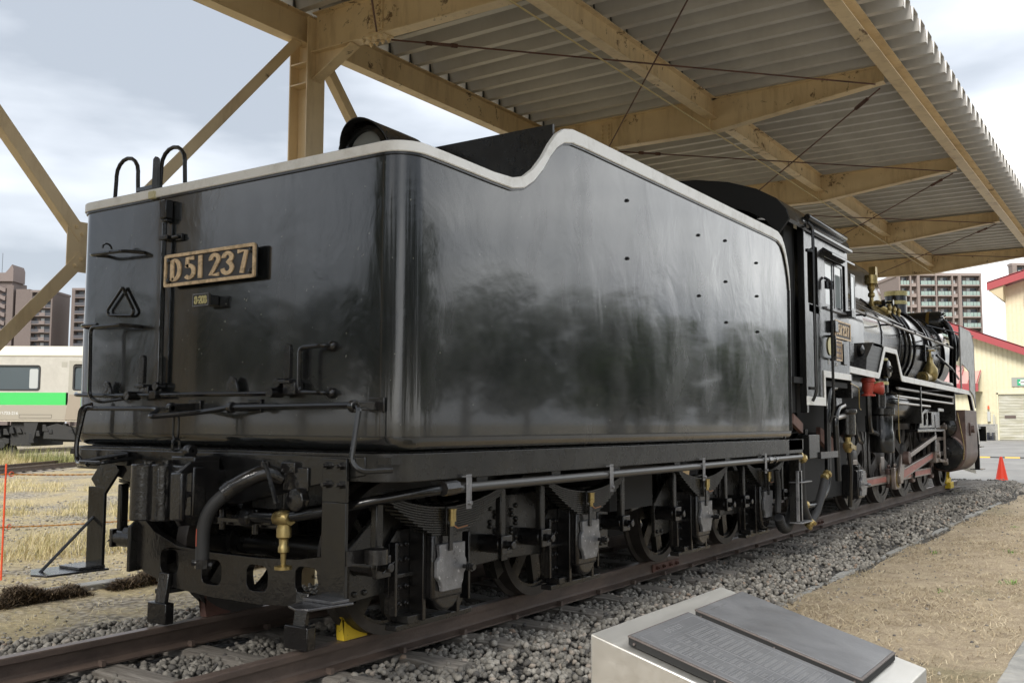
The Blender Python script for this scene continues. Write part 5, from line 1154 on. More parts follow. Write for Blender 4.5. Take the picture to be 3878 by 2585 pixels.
P('white_cab_edge', MB().box(6.96,7.972,-1.313,-1.301,1.69,1.762), M_white, loc, .002); P('white_cab_edge', MB().box(6.28,6.90,-1.313,-1.301,1.38,1.47), M_white, loc, .002); P('white_cab_edge', MB().box(6.905,6.945,-1.313,-1.301,1.38,1.762), M_white, loc, .002)
lrod('door_handrail', [(6.36,-1.33,3.28),(6.40,-1.37,3.22),(6.40,-1.37,1.50),(6.40,-1.33,1.42)], .017)
lrod('door_handrail', [(6.98,-1.31,2.78),(7.02,-1.37,2.74),(7.02,-1.37,1.35),(7.02,-1.33,1.2)], .016)
for a_, b_, h_ in ((6.30,2.98,.03),(6.30,1.55,.03),(6.96,2.70,.09)): P('rail_clamp', MB().bar((a_,-1.33,b_),(a_+.11,-1.37,b_),.03,h_), M_cast, loc)
cp_ = P('number_plate', MB().ext([rrect(7.32,7.95,2.15,2.345,.01,3)], -1.318,-1.306, XZ), bpy.data.materials['plate_face'], loc)
P('plate_border', MB().ext([rrect(7.315,7.955,2.145,2.35,.012,3), list(reversed(rrect(7.335,7.935,2.163,2.332,.008,3)))], -1.326,-1.317, XZ), M_gold, cp_)
plate_text(cp_, [('D',.028),('5',.115),('1',.190),('2',.285),('3',.375),('7',.470)], .120, .022, (7.335,-1.318,2.19), (1,0,0), (0,-1,0), M_gold, .007, 1.4)
bp = P('builder_plate', MB().box(7.36,7.60,-1.312,-1.302,1.90,2.12), M_brownsteel, loc, .004)
P('plate_border', MB().ext([[(7.355,1.895),(7.605,1.895),(7.605,2.125),(7.355,2.125)],[(7.37,2.11),(7.59,2.11),(7.59,1.91),(7.37,1.91)]], -1.318,-1.311, XZ), M_gold, bp)
for i, s_ in enumerate(('日本国有鉄道', '苗穂工場', '昭和13年')):
    text('lettering', s_, .045 if i else .034, (7.48,-1.314,2.075-.062*i), (1,0,0), (0,0,1), M_gold, bp, .001)
P('card_holder', MB().box(7.66,7.80,-1.32,-1.302,1.86,2.10), M_black, loc, .005)
M_ltr = mat('white_lettering', (.65,.65,.62), .5)
text('lettering', '苗', .07, (7.12,-1.3035,1.86), (1,0,0), (0,0,1), M_ltr, loc, .001); text('lettering', '苗穂', .05, (7.42,-1.3035,1.85), (1,0,0), (0,0,1), M_ltr, loc, .001)
lrod('cab_stirrup', [(7.26,-1.31,2.16),(7.13,-1.37,2.15),(7.13,-1.37,1.91),(7.35,-1.31,1.90)], .014)
P('yellow_disc', MB().lathe([(0,0),(.10,0),(.10,.006)],(7.17,-1.305,2.04),(0,-1,0),20), M_pale, loc)
P('marker_box', MB().box(7.20,7.32,-1.36,-1.30,2.20,2.33), M_cast, loc, .006)
P('injector_box', MB().box(7.98,8.08,-1.2,-.9,2.95,3.25), M_cast, loc, .006)
lrod('brass_loop', [(8.0,-1.18,3.20),(8.35,-1.12,3.20),(8.40,-1.1,3.10),(8.2,-1.1,3.02)], .012, M_brass)
# --- pipework below the cab
lrod('feed_pipe', [(7.62,-1.22,1.60),(7.30,-1.24,1.58),(7.18,-1.25,1.35),(7.18,-1.25,.95),(7.16,-1.25,.50),(6.75,-1.25,.33),(6.42,-1.22,.34)], .036, fil=.16, n=10)
lrod('feed_pipe', [(7.95,-1.22,1.40),(7.60,-1.25,1.36),(7.45,-1.26,1.25),(7.52,-1.26,.55)], .034, fil=.12, n=10)
lrod('overflow_pipe', [(7.45,-1.26,1.25),(8.0,-1.2,1.28),(8.3,-1.15,1.28)], .03, M_pipe, fil=.1)
lrod('curved_steam_pipe', [(8.3,-1.1,1.28),(8.75,-1.12,1.25),(8.9,-1.12,1.0),(9.4,-1.05,.95)], .032, fil=.15)
P('strainer', MB().lathe([(.0,1.02),(.06,1.03),(.10,1.06),(.10,1.30),(.12,1.32),(.12,1.36),(.05,1.38)], (8.22,-1.18,0), (0,0,1), 18).box(8.1,8.34,-1.1,-.95,1.25,1.5), M_cast, loc, .006)
P('injector_cock', MB().lathe([(.03,.85),(.06,.90),(.06,.95),(.035,.98),(.035,1.03)], (8.18,-1.2,0), (0,0,1), 12).bar((8.10,-1.24,.93),(8.32,-1.24,.90),.04,.05), M_brass, loc)
lrod('delivery_hose', [(8.2,-1.2,.88),(8.28,-1.2,.65),(8.38,-1.15,.2)], .028)
lrod('thin_copper_line', [(7.98,-1.30,1.66),(8.35,-1.3,1.62),(8.42,-1.28,1.38),(8.62,-1.25,1.36)], .006, M_brass)
lrod('thin_copper_line', [(10.9,-1.2,1.60),(10.75,-1.22,1.50),(10.74,-1.22,1.0),(10.8,-1.22,.92)], .006, M_brass)
P('rust_bracket', MB().bar((5.95,-1.25,1.24),(6.35,-1.22,1.14),.04,.10), M_rust, loc); P('rust_bracket', MB().ext([[(7.6,1.15),(8.0,1.05),(8.35,.92),(8.35,.80),(8.0,.86),(7.6,1.0)]], -1.05,-1.0, XZ), M_rust, loc)
P('control_box', MB().box(6.42,6.78,-1.28,-1.15,.83,1.075).cyl((6.5,-1.22,1.07),(6.5,-1.22,1.13),.02,8), M_black, loc, .004)
P('cross_tie', MB().box(6.75,7.40,-1.30,-1.27,.82,.89), M_cast, loc)
h1 = lrod('connecting_hose', [(6.18,-1.25,.82),(6.20,-1.25,.60),(6.24,-1.25,.36),(6.40,-1.25,.21)], .047, M_hose, n=12, fil=.12)
h2 = lrod('connecting_hose', [(6.98,-1.27,.60),(6.85,-1.27,.45),(6.62,-1.27,.25),(6.44,-1.26,.17)], .045, M_hose, n=12, fil=.1)
mb = MB(); pts = spline([(5.72,-1.18,.28),(5.86,-1.17,.17),(6.10,-1.15,.17),(6.35,-1.12,.38),(6.5,-1.1,.55)], 12)
mb.tube(pts, [.045+.006*(i % 2) for i in range(len(pts))], 10); P('corrugated_hose', mb, M_hose, loc)
mb = MB(); pts = spline([(5.62,-1.20,.74),(5.66,-1.2,.55),(5.64,-1.2,.33)], 14); mb.tube(pts, [.028+.005*(i % 2) for i in range(len(pts))], 8); P('corrugated_hose', mb, M_hose, loc)
for x, y, z, ax in ((6.10,-1.29,.855,(1,-.3,-.5)),(6.98,-1.28,.63,(.8,-.2,.5)),(6.43,-1.27,.16,(.3,-.6,.8)),(6.33,-1.24,.36,(1,0,0))):
    P('hose_union', MB().lathe([(.03,-.05),(.045,-.045),(.045,-.02),(.035,-.015),(.035,.015),(.048,.02),(.048,.05),(.02,.055)], (x,y,z), ax, 8), M_brass, loc)
P('bracket_plate', MB().box(5.98,6.10,-1.30,-1.27,.22,.72).box(5.98,6.33,-1.33,-1.2,.20,.215).box(5.98,6.33,-1.33,-1.2,.60,.612), M_lid, loc, .004)
P('tender_step', MB().box(6.0,6.06,-1.3,-1.2,.2,1.0), M_frame, loc)
# ================================================================ plaque stand in the foreground
st = thing('plaque_stand', 'stainless steel lectern with two dark plaques standing beside the ballast', 'information stand', (-.33, -3.2, GZ))
SX0, SX1, SY0, SY1, SZ = -.885, .215, -2.8, -3.59, .515; SL = .279
zt = lambda y: SZ-(SY0-y)*SL
P('body', MB().ext([[(SY0, GZ),(SY0, SZ),(SY1, zt(SY1)),(SY1, GZ)]], SX0, SX1, YZ), M_steel, st, .006, seg=3)
def plaque(x0, x1, y0, y1, kind):
    h = .032; f = lambda u, v, w_: (u, v, zt(v)+w_)
    pq = P('plaque', MB().ext([[(x0,y0),(x1,y0),(x1,y1),(x0,y1)]], .004, h, f), M_darkin, st, .002)
    P('border', MB().ext([[(x0-.002,y0+.002),(x1+.002,y0+.002),(x1+.002,y1-.002),(x0-.002,y1-.002)]], h-.005, h+.001, f), M_plaqueedge, pq, .002)
    P('face', MB().ext([[(x0+.006,y0-.006),(x1-.006,y0-.006),(x1-.006,y1+.006),(x0+.006,y1+.006)]], h+.001, h+.0035, f), M_plaque, pq, .001)
    w0, w1 = h+.0035, h+.0045; ln = MB(); fx = lambda a: x0+(x1-x0)*a; fy = lambda a: y0+(y1-y0)*a
    def hline(a, b, c): ln.ext([[(fx(a),fy(c)-.0006),(fx(b),fy(c)-.0006),(fx(b),fy(c)+.0006),(fx(a),fy(c)+.0006)]], w0, w1, f)
    def vline(a, c, d): ln.ext([[(fx(a)-.0006,fy(c)),(fx(a)+.0006,fy(c)),(fx(a)+.0006,fy(d)),(fx(a)-.0006,fy(d))]], w0, w1, f)
    rr = random.Random(3)
    if kind == 0:
        hline(.06,.94,.05); hline(.06,.94,.13); vline(.06,.05,.13); vline(.94,.05,.13)
        for i in range(18): hline(.08,.92,.16+.043*i)
        for a in (.08,.30,.50,.92): vline(a,.16,.16+.043*17)
        # worn, barely raised characters in the table cells: short strokes
        for i in range(17):
            for (a, b) in ((.10,.28),(.33,.48),(.54,.88)):
                u = a
                while u < b-rr.random()*.12:
                    y_ = .16+.043*i+.0215; q = rr.choice((0,1,2)); s_ = .009
                    if q != 1: hline(u, u+.018, y_-.006); hline(u, u+.018, y_+.007)
                    if q != 2: vline(u+.009, y_-.010, y_+.010)
                    vline(u+.001, y_-.008, y_+.008); u += .026
    else:
        for i in range(30):
            if i > 0: break
            u = .12
            while u < .45:
                y_ = .06
                if rr.random() < .85: hline(u, u+.012, y_-.004); vline(u+.006, y_-.006, y_+.006)
                u += .02
    P('relief', ln, M_plaqueline if kind == 0 else M_plaque, pq, **{'kind': 'stuff'})
    if kind == 0:
        t0 = text('title', 'D51237', .034, (fx(.5), fy(.09), zt(fy(.09))+w0), (1,0,0), (0,1,SL), M_plaqueline, pq, .0006, off=.0006, sp=1.15)
    bb = MB()
    for yy in (.04,.5,.96): bb.cyl((x1+.002, fy(yy), zt(fy(yy))+.016),(x1+.010, fy(yy), zt(fy(yy))+.016),.006,8); bb.cyl((x0-.002, fy(yy), zt(fy(yy))+.016),(x0-.008, fy(yy), zt(fy(yy))+.016),.004,8)
    P('plaque_screw', bb, M_plaqueedge, pq, **{'kind': 'stuff'})
plaque(-.845, -.378, -2.915, -3.497, 0)
plaque(-.318, .145, -2.915, -3.497, 1)

# ================================================================ rope fence on the yard side
gp = 'orange stakes of the rope fence'
posts = [(1.42, 4.905), (4.6, 4.95), (-1.9, 4.9), (8.0, 5.0)]
for (x, y), lb in zip(posts, ('thin orange stake at the left edge beside the grass', 'thin orange stake standing behind the tender', 'thin orange stake outside the left edge of the yard', 'thin orange stake behind the locomotive cab')):
    t_ = thing('rope_stake', lb, 'stake', (x, y, GZ), gp)
    P('rod', MB().tube([(x,y,GZ-.03),(x,y,GZ+1.13)], .009, 6), M_orange, t_)
    for z in (.62, 1.07) if False else (.53, 1.03): P('ring', MB().tube([(x+.05+.022*math.cos(a), y-.01, GZ+z+.022*math.sin(a)) for a in np.linspace(.4, 5.9, 12)], .004, 5, False), M_orange, t_)
for z, lb in ((1.03, 'upper orange rope of the stake fence'), (.53, 'lower orange rope of the stake fence')):
    mb = MB()
    for (xa, ya), (xb, yb) in zip(sorted(posts), sorted(posts)[1:]):
        for ph in (0, PI):
            pts = []
            for i in range(120):
                t = i/119; sag = -.05*4*t*(1-t); an = t*150+ph
                pts.append((xa+(xb-xa)*t, ya+(yb-ya)*t+.004*math.cos(an), GZ+z+sag+.004*math.sin(an)))
            mb.tube(pts, .0042, 4, False)
    tag(P('rope', mb, M_ropeorange), lb, 'rope')

# ================================================================ rusty siding in the yard
def siding(name, pa, pb, zr, gauge=1.067):
    s = structure(bpy.data.objects.new(name, None)); link(s)
    a = Vector((*pa, 0)); d = (Vector((*pb, 0))-a).normalized(); nrm = Vector((-d.y, d.x, 0)); Ln = (Vector((*pb, 0))-a).length
    for q in (0, 1):
        me = rail_mesh(0, Ln); o = inst('rail', me, s, (a.x+nrm.x*q*gauge, a.y+nrm.y*q*gauge, zr), (0,0,math.atan2(d.y, d.x)))
    for i in range(int(Ln/.62)):
        c = a+d*(i*.62)+nrm*gauge/2
        inst('sleeper', slm[i % 4], s, (c.x, c.y, zr-.15), (0,0,math.atan2(d.y, d.x)+R(90)-R(90)))
    return s
siding('yard_siding', (2.0, 15.75), (26, 32.65), GZ+.27)
siding('far_siding', (6, 29.6), (30, 42.5), GZ+.30)

# ================================================================ commuter train
T0 = Vector((14.45, 29.44, 0)); ad = R(14)+.0; d_ = Vector((math.cos(R(-58)), math.sin(R(-58)), 0))
ta = Vector((13.92, 28.44, 0)); tb = Vector((15.58, 25.99, 0)); td = (tb-ta).normalized()
M_tsil = mat('train_silver', (.52,.49,.42), .38, metal=.35, build=_conc((.50,.475,.42), (.60,.575,.51)))
M_tlow = mat('train_lower_panel', (.42,.38,.31), .4, metal=.3)
M_troof = mat('train_cream_roof', (.62,.56,.44), .5); M_tgreen = mat('train_green_band', (.06,.55,.12), .45)
M_under = mat('train_underframe', (.03,.029,.027), .7); M_tdoor = mat('train_door_panel', (.42,.40,.34), .4, metal=.3)
tr_ = thing('commuter_train', 'silver commuter train with a green band standing behind the tall grass', 'train', (15, 27, GZ))
tang = math.atan2(td.y, td.x); TM = Matrix.Translation((ta.x-td.x*.2, ta.y-td.y*.2, 0)) @ Matrix.Rotation(tang, 4, 'Z')   # local x along the train, y towards the far side
TW_ = lambda u, v, w_: tuple(TM @ Vector((u, w_, v)))
def tx(a0, a1): return a0, a1
TS, TB = 0.0, 0.0
win = [rrect(-1.6, 1.60, 2.22, 3.08, .10)[::-1]]
body = [(-12,.98+.2),(2.55,1.19),(2.60,3.12),(-12,3.2)]
P('side_panel', MB().ext([[(-12,2.16),(8,2.16),(8,3.42),(-12,3.42)], rrect(-1.9,1.62,2.23,3.08,.10)[::-1], rrect(-5.6,-2.2,2.23,3.08,.10)[::-1], rrect(-10,-8.5,1.3+.92,3.10,.10)[::-1], rrect(2.72,3.7,2.25,3.12,.1)[::-1], rrect(5.2,7.6,2.23,3.08,.1)[::-1]], 0, .05, TW_), M_tsil, tr_, .01)
P('green_band', MB().ext([[(-12,1.74),(2.50,1.74),(2.50,2.16),(-12,2.16)]], -.004, .05, TW_), M_tgreen, tr_)
P('lower_panel', MB().ext([[(-12,1.20),(8,1.20),(8,1.74),(-12,1.74)]], 0, .05, TW_), M_tlow, tr_, .008)
P('skirt_line', MB().ext([[(-12,1.185),(8,1.185),(8,1.205),(-12,1.205)]], -.02, .05, TW_), M_troof, tr_)
P('panel_hatch', MB().ext([[(.95,1.30),(2.05,1.30),(2.05,1.42),(.95,1.42)],[(.96,1.41),(2.04,1.41),(2.04,1.31),(.96,1.31)]], -.004, .01, TW_), M_under, tr_)
dr_ = P('train_door', MB().ext([[(2.58,1.22),(4.3,1.22),(4.3,3.25),(2.58,3.25)], rrect(2.72,3.7,2.22,3.12,.1)[::-1]], -.025, .0, TW_), M_tdoor, tr_, .01)
P('lower_door_panel', MB().ext([[(2.50,1.24),(4.3,1.24),(4.3,2.10),(2.62,2.10)]], -.034, -.025, TW_), mat('door_brown', (.32,.27,.21), .45), dr_)
P('vent_label', MB().ext([[(2.32,3.02),(2.50,3.02),(2.50,3.20),(2.32,3.20)]], -.006, 0, TW_), M_tdoor, tr_)
for x0, x1 in ((-1.9,1.62),(-5.6,-2.2),(5.2,7.6),(2.72,3.7)):
    wf = P('window', MB().ext([rrect(x0,x1,2.22,3.09,.10), rrect(x0+.05,x1-.05,2.27,3.04,.08)[::-1]], -.028 if 2 < x0 < 3 else -.012, .03, TW_), M_under, tr_)
    P('pane', MB().ext([rrect(x0+.04,x1-.04,2.26,3.05,.08)], .02, .03, TW_), mat('train_glass', (.09,.11,.12), .12, spec=.6) if 'train_glass' not in bpy.data.materials else bpy.data.materials['train_glass'], wf)
    if x1 > 1.5: P('blind', MB().ext([rrect(x1-.38,x1-.09,2.30,2.96,.05)], .012, .018, TW_), mat('pale_blind', (.45,.47,.46), .5) if 'pale_blind' not in bpy.data.materials else bpy.data.materials['pale_blind'], wf)
P('cantrail', MB().ext([[(-12,3.40),(8,3.40),(8,3.43),(-12,3.43)]], -.03, .05, TW_), M_troof, tr_)
rfp = [(0,3.43),(.02,3.52),(.12,3.66),(.35,3.76),(1.4,3.84),(2.45,3.76),(2.7,3.6),(2.8,3.43)]
mb = MB(); k = len(rfp)
mb.v = [tuple(TM @ Vector((x, a, b))) for x in (-12, 8) for a, b in rfp]; mb.f = [(i, i+1, k+i+1, k+i) for i in range(k-1)]+[tuple(range(k)), tuple(range(2*k-1, k-1, -1))]
P('roof', mb, M_troof, tr_, ang=60)
P('far_side', MB().ext([[(-12,1.2),(8,1.2),(8,3.43),(-12,3.43)]], 2.75, 2.8, TW_).ext([[(-12,1.2),(8,1.2),(8,1.25),(-12,1.25)]], 0, 2.8, TW_), M_tlow, tr_)
P('interior', MB().ext([[(-12,1.3),(8,1.3),(8,3.4),(-12,3.4)]], 1.5, 1.6, TW_), M_under, tr_)
bg_ = MB()
for x0, x1, z0, z1 in ((-2.2,-.2,.55,1.05),(-.9,.3,.45,.8),(.6,1.35,.35,1.18),(2.0,3.9,.5,1.0),(4.2,5.2,.4,1.1),(-4.5,-2.6,.4,1.1)): bg_.ext([[(x0,z0),(x1,z0),(x1,z1),(x0,z1)]], .15, 2.5, TW_)
P('underframe_box', bg_, M_under, tr_, .03, **{'kind': 'stuff'})
fr_ = MB().ext([[(-2.0,.42),(-1.6,.30),(.2,.30),(.6,.44),(.6,.60),(.2,.68),(-.3,.55),(-1.1,.55),(-1.6,.70),(-2.0,.62)]], .1, .2, TW_)
for x in (-1.7, .35): fr_.cyl(TM @ Vector((x,.08,.40)), TM @ Vector((x,.2,.40)), .14, 14)
for i_ in range(26):
    rr_ = random.Random(i_); a_ = -2.0+i_*.22; h_ = rr_.uniform(.1,.35); z_ = rr_.uniform(.45,.95)
    P('underframe_part', MB().ext([[(a_,z_),(a_+rr_.uniform(.08,.22),z_),(a_+.1,z_+h_),(a_,z_+h_)]], rr_.uniform(.0,.1), .3, TW_), M_under if i_ % 3 else M_hose, tr_, .01)
P('bogie', fr_, M_under, tr_, .02)
for x in (-1.7, .35):
    P('wheel', MB().cyl(TM @ Vector((x,.25,.14)), TM @ Vector((x,.4,.14)), .42, 20), M_tyre, tr_)
P('skirt_post', MB().ext([[(1.25,.55),(1.45,.55),(1.6,1.18),(1.1,1.18)]], .02, .12, TW_), M_under, tr_)
P('air_spring', MB().cyl(TM @ Vector((-.4,.3,.7)), TM @ Vector((-.4,.3,1.15)), .22, 14), M_under, tr_); P('cover', MB().ext([[(1.75,.6),(2.9,.55),(2.7,1.0),(2.2,1.12),(1.8,1.0)]], .05, .4, TW_), M_under, tr_, .03)
text('car_number', 'ハ733-216', .145, tuple(TM @ Vector((.60,-.004,1.46))), td, (0,0,1), M_ltr, tr_, .002, off=.004)

# ================================================================ apartment towers
M_apt = mat('mauve_brick_facade', (.30,.235,.205), .85, build=_conc((.20,.163,.147), (.26,.213,.193)))
M_apt2 = mat('mauve_balcony_front', (.29,.24,.22), .85); M_aptd = mat('brown_facade_recess', (.12,.095,.085), .85)
M_aptl = mat('dark_mauve_facade', (.15,.12,.11), .85, build=_conc((.125,.10,.092), (.165,.135,.125))); M_aptl2 = mat('dark_mauve_balcony', (.19,.155,.145), .85)
M_green = mat('frosted_green_balustrade', (.26,.34,.31), .25, spec=.6); M_awin = mat('apartment_glass', (.05,.06,.075), .15)
M_curt = mat('pale_curtain', (.55,.56,.56), .7); M_brail = mat('dark_balcony_rail', (.06,.06,.07), .5)
MA1, MA2 = M_apt, M_apt2
def tower(name, label, c, ax, width, depth, z0, z1, cols, nfl, pitch, kind, ztop_off=0):
    b = thing(name, label, 'apartment block', (c[0], c[1], GZ), 'apartment blocks behind the yard'); M_apt, M_apt2 = (MA1, MA2) if kind == 'glass' else (M_aptl, M_aptl2)
    A = Vector((math.cos(ax), math.sin(ax), 0)); B = Vector((-A.y, A.x, 0))      # A along facade, B into the building
    if B.dot(Vector((c[0]+3.66, c[1]+4.36, 0))) < 0: B = -B
    f = lambda u, v, w_: tuple(Vector((c[0], c[1], 0))+A*u+B*w_+Vector((0,0,v)))
    P('wall', MB().ext([[(0,z0),(width,z0),(width,z1),(0,z1)]], 1.6, depth, f), M_apt, b)
    P('parapet', MB().ext([[(-.2,z1-.1),(width+.2,z1-.1),(width+.2,z1+.7),(-.2,z1+.7)]], -.1, depth+.2, f), M_apt2, b)
    for u0, u1 in cols['pillar']: P('pillar', MB().ext([[(u0,z0),(u1,z0),(u1,z1),(u0,z1)]], -.25, 1.6, f), M_apt, b)
    wm = {}
    for fl in range(nfl):
        zb = z1-pitch*(fl+1)
        if zb < z0: break
        for u0, u1 in cols['balcony']:
            s = P('balcony', MB().ext([[(u0,zb),(u1,zb),(u1,zb+.28),(u0,zb+.28)]], -.3, 1.6, f), M_apt2, b)
            if kind == 'glass':
                n = max(2, round((u1-u0)/.95)); w_ = (u1-u0-.2)/n
                for i in range(n): P('balustrade_pane', MB().ext([[(u0+.1+w_*i+.07,zb+.32),(u0+.1+w_*(i+1)-.07,zb+.32),(u0+.1+w_*(i+1)-.07,zb+1.42),(u0+.1+w_*i+.07,zb+1.42)]], -.28, -.22, f), M_green, s)
                P('balcony_rail', MB().ext([[(u0,zb+1.43),(u1,zb+1.43),(u1,zb+1.50),(u0,zb+1.50)]], -.3, -.2, f), M_brail, s)
            else:
                m_ = (u0+u1)/2
                P('balcony_rail', MB().ext([[(u0,zb+1.30),(u1,zb+1.30),(u1,zb+1.40),(u0,zb+1.40)]], -.3, -.22, f).ext([[(u0,zb+.4),(u1,zb+.4),(u1,zb+1.25),(u0,zb+1.25)]], -.24, -.22, f), M_brail, s)
                P('balcony_front', MB().ext([[(m_-.6,zb+.1),(m_+(u1-u0)*.22,zb+.1),(m_+(u1-u0)*.22,zb+1.35),(m_-.6,zb+1.35)]], -.42, -.28, f), M_apt2, s)
            wn_ = P('window', MB().ext([[(u0+.3,zb+.3),(u1-.3,zb+.3),(u1-.3,zb+pitch-.45),(u0+.3,zb+pitch-.45)]], 1.52, 1.6, f), M_awin, b)
            P('curtain', MB().ext([[(u0+(u1-u0)*.40,zb+.35),(u0+(u1-u0)*.58,zb+.35),(u0+(u1-u0)*.58,zb+pitch-.5),(u0+(u1-u0)*.40,zb+pitch-.5)]], 1.46, 1.52, f), M_curt, wn_)
            P('recess_panel', MB().ext([[(u0+(u1-u0)*.20,zb+.35),(u0+(u1-u0)*.36,zb+.35),(u0+(u1-u0)*.36,zb+pitch-.5),(u0+(u1-u0)*.20,zb+pitch-.5)]], 1.44, 1.52, f), M_apt2, wn_)
        for u0, u1 in cols.get('window', ()):
            s = P('window_bay', MB().ext([[(u0,zb-.15),(u1,zb-.15),(u1,zb+.75),(u0,zb+.75)]], .2, 1.6, f), M_apt2, b)
            P('pane', MB().ext([[(u0+.5,zb+.8),(u1-.3,zb+.8),(u1-.3,zb+1.9),(u0+.5,zb+1.9)]], 1.50, 1.6, f), M_awin, s)
            P('curtain', MB().ext([[(u0+.7,zb+.85),(u0+1.15,zb+.85),(u0+1.15,zb+1.85),(u0+.7,zb+1.85)]], 1.45, 1.5, f), M_curt, s)
    return b, f
M_aptR = M_apt
def ucol(us, tot0, tot1, W): return [((a-tot0)/(tot1-tot0)*W, (b_-tot0)/(tot1-tot0)*W) for a, b_ in us]
cA = Vector((283.57, 57.01)); cB = Vector((296.17, 37.88)); axr = math.atan2(cB.y-cA.y, cB.x-cA.x); Wd = (cB-cA).length
bal = ucol([(2067,2089),(2113,2147),(2152,2184),(2208,2249)], 2066, 2252, Wd); wnd = ucol([(2093,2105),(2189,2199)], 2066, 2252, Wd)
pil = ucol([(2064,2066.8),(2089.5,2092.5),(2106,2112),(2148,2151),(2185,2188),(2200,2207),(2249.5,2252.5)], 2066, 2252, Wd)
tower('apartment_building', 'tall brown apartment block with green glass balconies seen below the canopy end', cA, axr, Wd, 20, GZ, 43.2, {'pillar': pil, 'balcony': bal, 'window': wnd}, 12, 3.0, 'glass')
tower('apartment_building', 'brown apartment block corner showing at the right edge above the red fascia', (317.7, 32.2), axr, 14, 2.5, GZ, 48.6, {'pillar': [(-.1,1.2),(12.5,14)], 'balcony': [(1.4,12.4)]}, 6, 3.0, 'glass')
def perp(p0, p1): return math.atan2(p1[1]-p0[1], p1[0]-p0[0]), math.hypot(p1[0]-p0[0], p1[1]-p0[1])
def W2(p): return (p[0], p[1])
M_apt, M_apt2 = M_aptl, M_aptl2
a1, w1_ = perp((187.4,333.5),(192.0,326.8))
t2, f2 = tower('apartment_building', 'mauve apartment block with plain end wall, second from the left edge', (187.4,333.5), a1, w1_, 14, GZ, 47.6, {'pillar': [(-.1,.9),(w1_-.5,w1_+.1)], 'balcony': [(1.0,w1_-.5)]}, 8, 2.95, 'rail')
P('end_wall', MB().ext([[(-5.0,GZ),(-.1,GZ),(-.1,48.6),(-5.0,48.6)]], -.2, 12, f2), M_apt, t2)
a1, w1_ = perp((195.9,320.9),(203.5,309.5))
tower('apartment_building', 'mauve apartment block half hidden behind the left edge of the tender', (195.9,320.9), a1, w1_, 14, GZ, 48.4, {'pillar': [(-.1,1.1),(w1_-.8,w1_)], 'balcony': [(1.1,w1_-.8)]}, 8, 2.95, 'rail')
a1, w1_ = perp((178.5,346.0),(183.7,338.2))
t3 = thing('apartment_building', 'mauve stair tower with stepped flights at the left edge of the picture', 'apartment block', (178, 346, GZ), 'apartment blocks behind the yard')
A3 = Vector((math.cos(a1), math.sin(a1), 0)); B3 = Vector((-A3.y, A3.x, 0)); B3 = B3 if B3.dot(Vector((1,1,0))) > 0 else -B3
f3 = lambda u, v, w_: tuple(Vector((178.5,346.0,0))+A3*u+B3*w_+Vector((0,0,v)))
P('wall', MB().ext([[(0,GZ),(8.2,GZ),(8.2,51.5),(0,51.5)]], 1.5, 12, f3), M_apt, t3); P('wall', MB().ext([[(7.2,GZ),(9.6,GZ),(9.6,50),(7.2,50)]], -.2, 3, f3), M_apt, t3)
P('cap', MB().ext([[(1,51.5),(8.9,51.5),(8.9,56),(8.3,57.6),(7.2,56),(6,54.6),(1,54.6)]], .5, 9, f3), M_apt2, t3)
P('aerial', MB().tube([f3(4.0,54.6,2), f3(4.0,62,2)], .08, 5).tube([f3(1.3,54.6,2), f3(1.3,57.5,2)], .05, 5), M_brail, t3)
for i in range(9):
    z = 47.5-3.0*i
    P('stair_flight', MB().ext([[(0,z+1.7),(2.6,z+1.7),(6.4,z+.0),(6.9,z+.0),(6.9,z+1.35),(6.4,z+1.35),(2.7,z+3.0),(0,z+3.0)]], -.6, 1.4, f3), M_apt2, t3)
    P('stair_opening', MB().ext([[(4.4,z-1.0),(7.0,z-1.0),(7.0,z-.1),(4.9,z-.1)]], 1.35, 1.5, f3), M_brail, t3)
t4 = thing('low_building', 'pale grey low block in front of the stair tower at the left edge', 'building', (150, 290, GZ))
P('wall', MB().box(146,151.5,287,293,GZ,33), mat('pale_render', (.50,.47,.46), .8), t4); P('roof_slab', MB().box(145.6,151.9,286.6,293.4,33,33.5), M_apt2, t4)

# ================================================================ cream factory buildings
M_cream = mat('cream_siding', (.64,.59,.41), .55, build=_conc((.60,.55,.375), (.68,.63,.45)))
M_fasc = mat('red_fascia', (.33,.055,.06), .5); M_redroof = mat('red_roof_sheet', (.58,.36,.33), .35, metal=.2)
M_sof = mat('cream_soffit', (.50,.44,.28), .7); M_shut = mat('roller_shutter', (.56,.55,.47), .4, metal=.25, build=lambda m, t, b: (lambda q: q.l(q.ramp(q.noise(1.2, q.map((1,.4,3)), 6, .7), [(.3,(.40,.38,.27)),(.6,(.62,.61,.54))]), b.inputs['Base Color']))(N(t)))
FX = 104.0
def siding_wall(mb, y0, y1, zlo, zhi, x, pit=.42):     # ribbed cladding, top height given by zhi(y)
    y = y0
    while y < y1-1e-3:
        ye = min(y+pit, y1)
        for a, b_, o in ((y, y+(ye-y)*.72, 0), (y+(ye-y)*.72, ye, .05)):
            mb.v += [(x+o, a, zlo), (x+o, b_, zlo), (x+o, b_, zhi(b_)), (x+o, a, zhi(a))]; n = len(mb.v); mb.f.append((n-4, n-3, n-2, n-1))
            if o: mb.v += [(x, a, zlo), (x+o, a, zlo), (x+o, a, zhi(a)), (x, a, zhi(a)), (x, b_, zlo), (x+o, b_, zlo), (x+o, b_, zhi(b_)), (x, b_, zhi(b_))]; n = len(mb.v); mb.f += [(n-8,n-7,n-6,n-5),(n-4,n-3,n-2,n-1)]
        y = ye
    return mb
fc = thing('factory_building', 'cream ribbed factory hall with red sloping fascia and a roller shutter', 'factory', (FX, 5, GZ))
hi = lambda y: 9.95+(y-11.5)*.42 if False else 10.0+(y-11.6)*.40
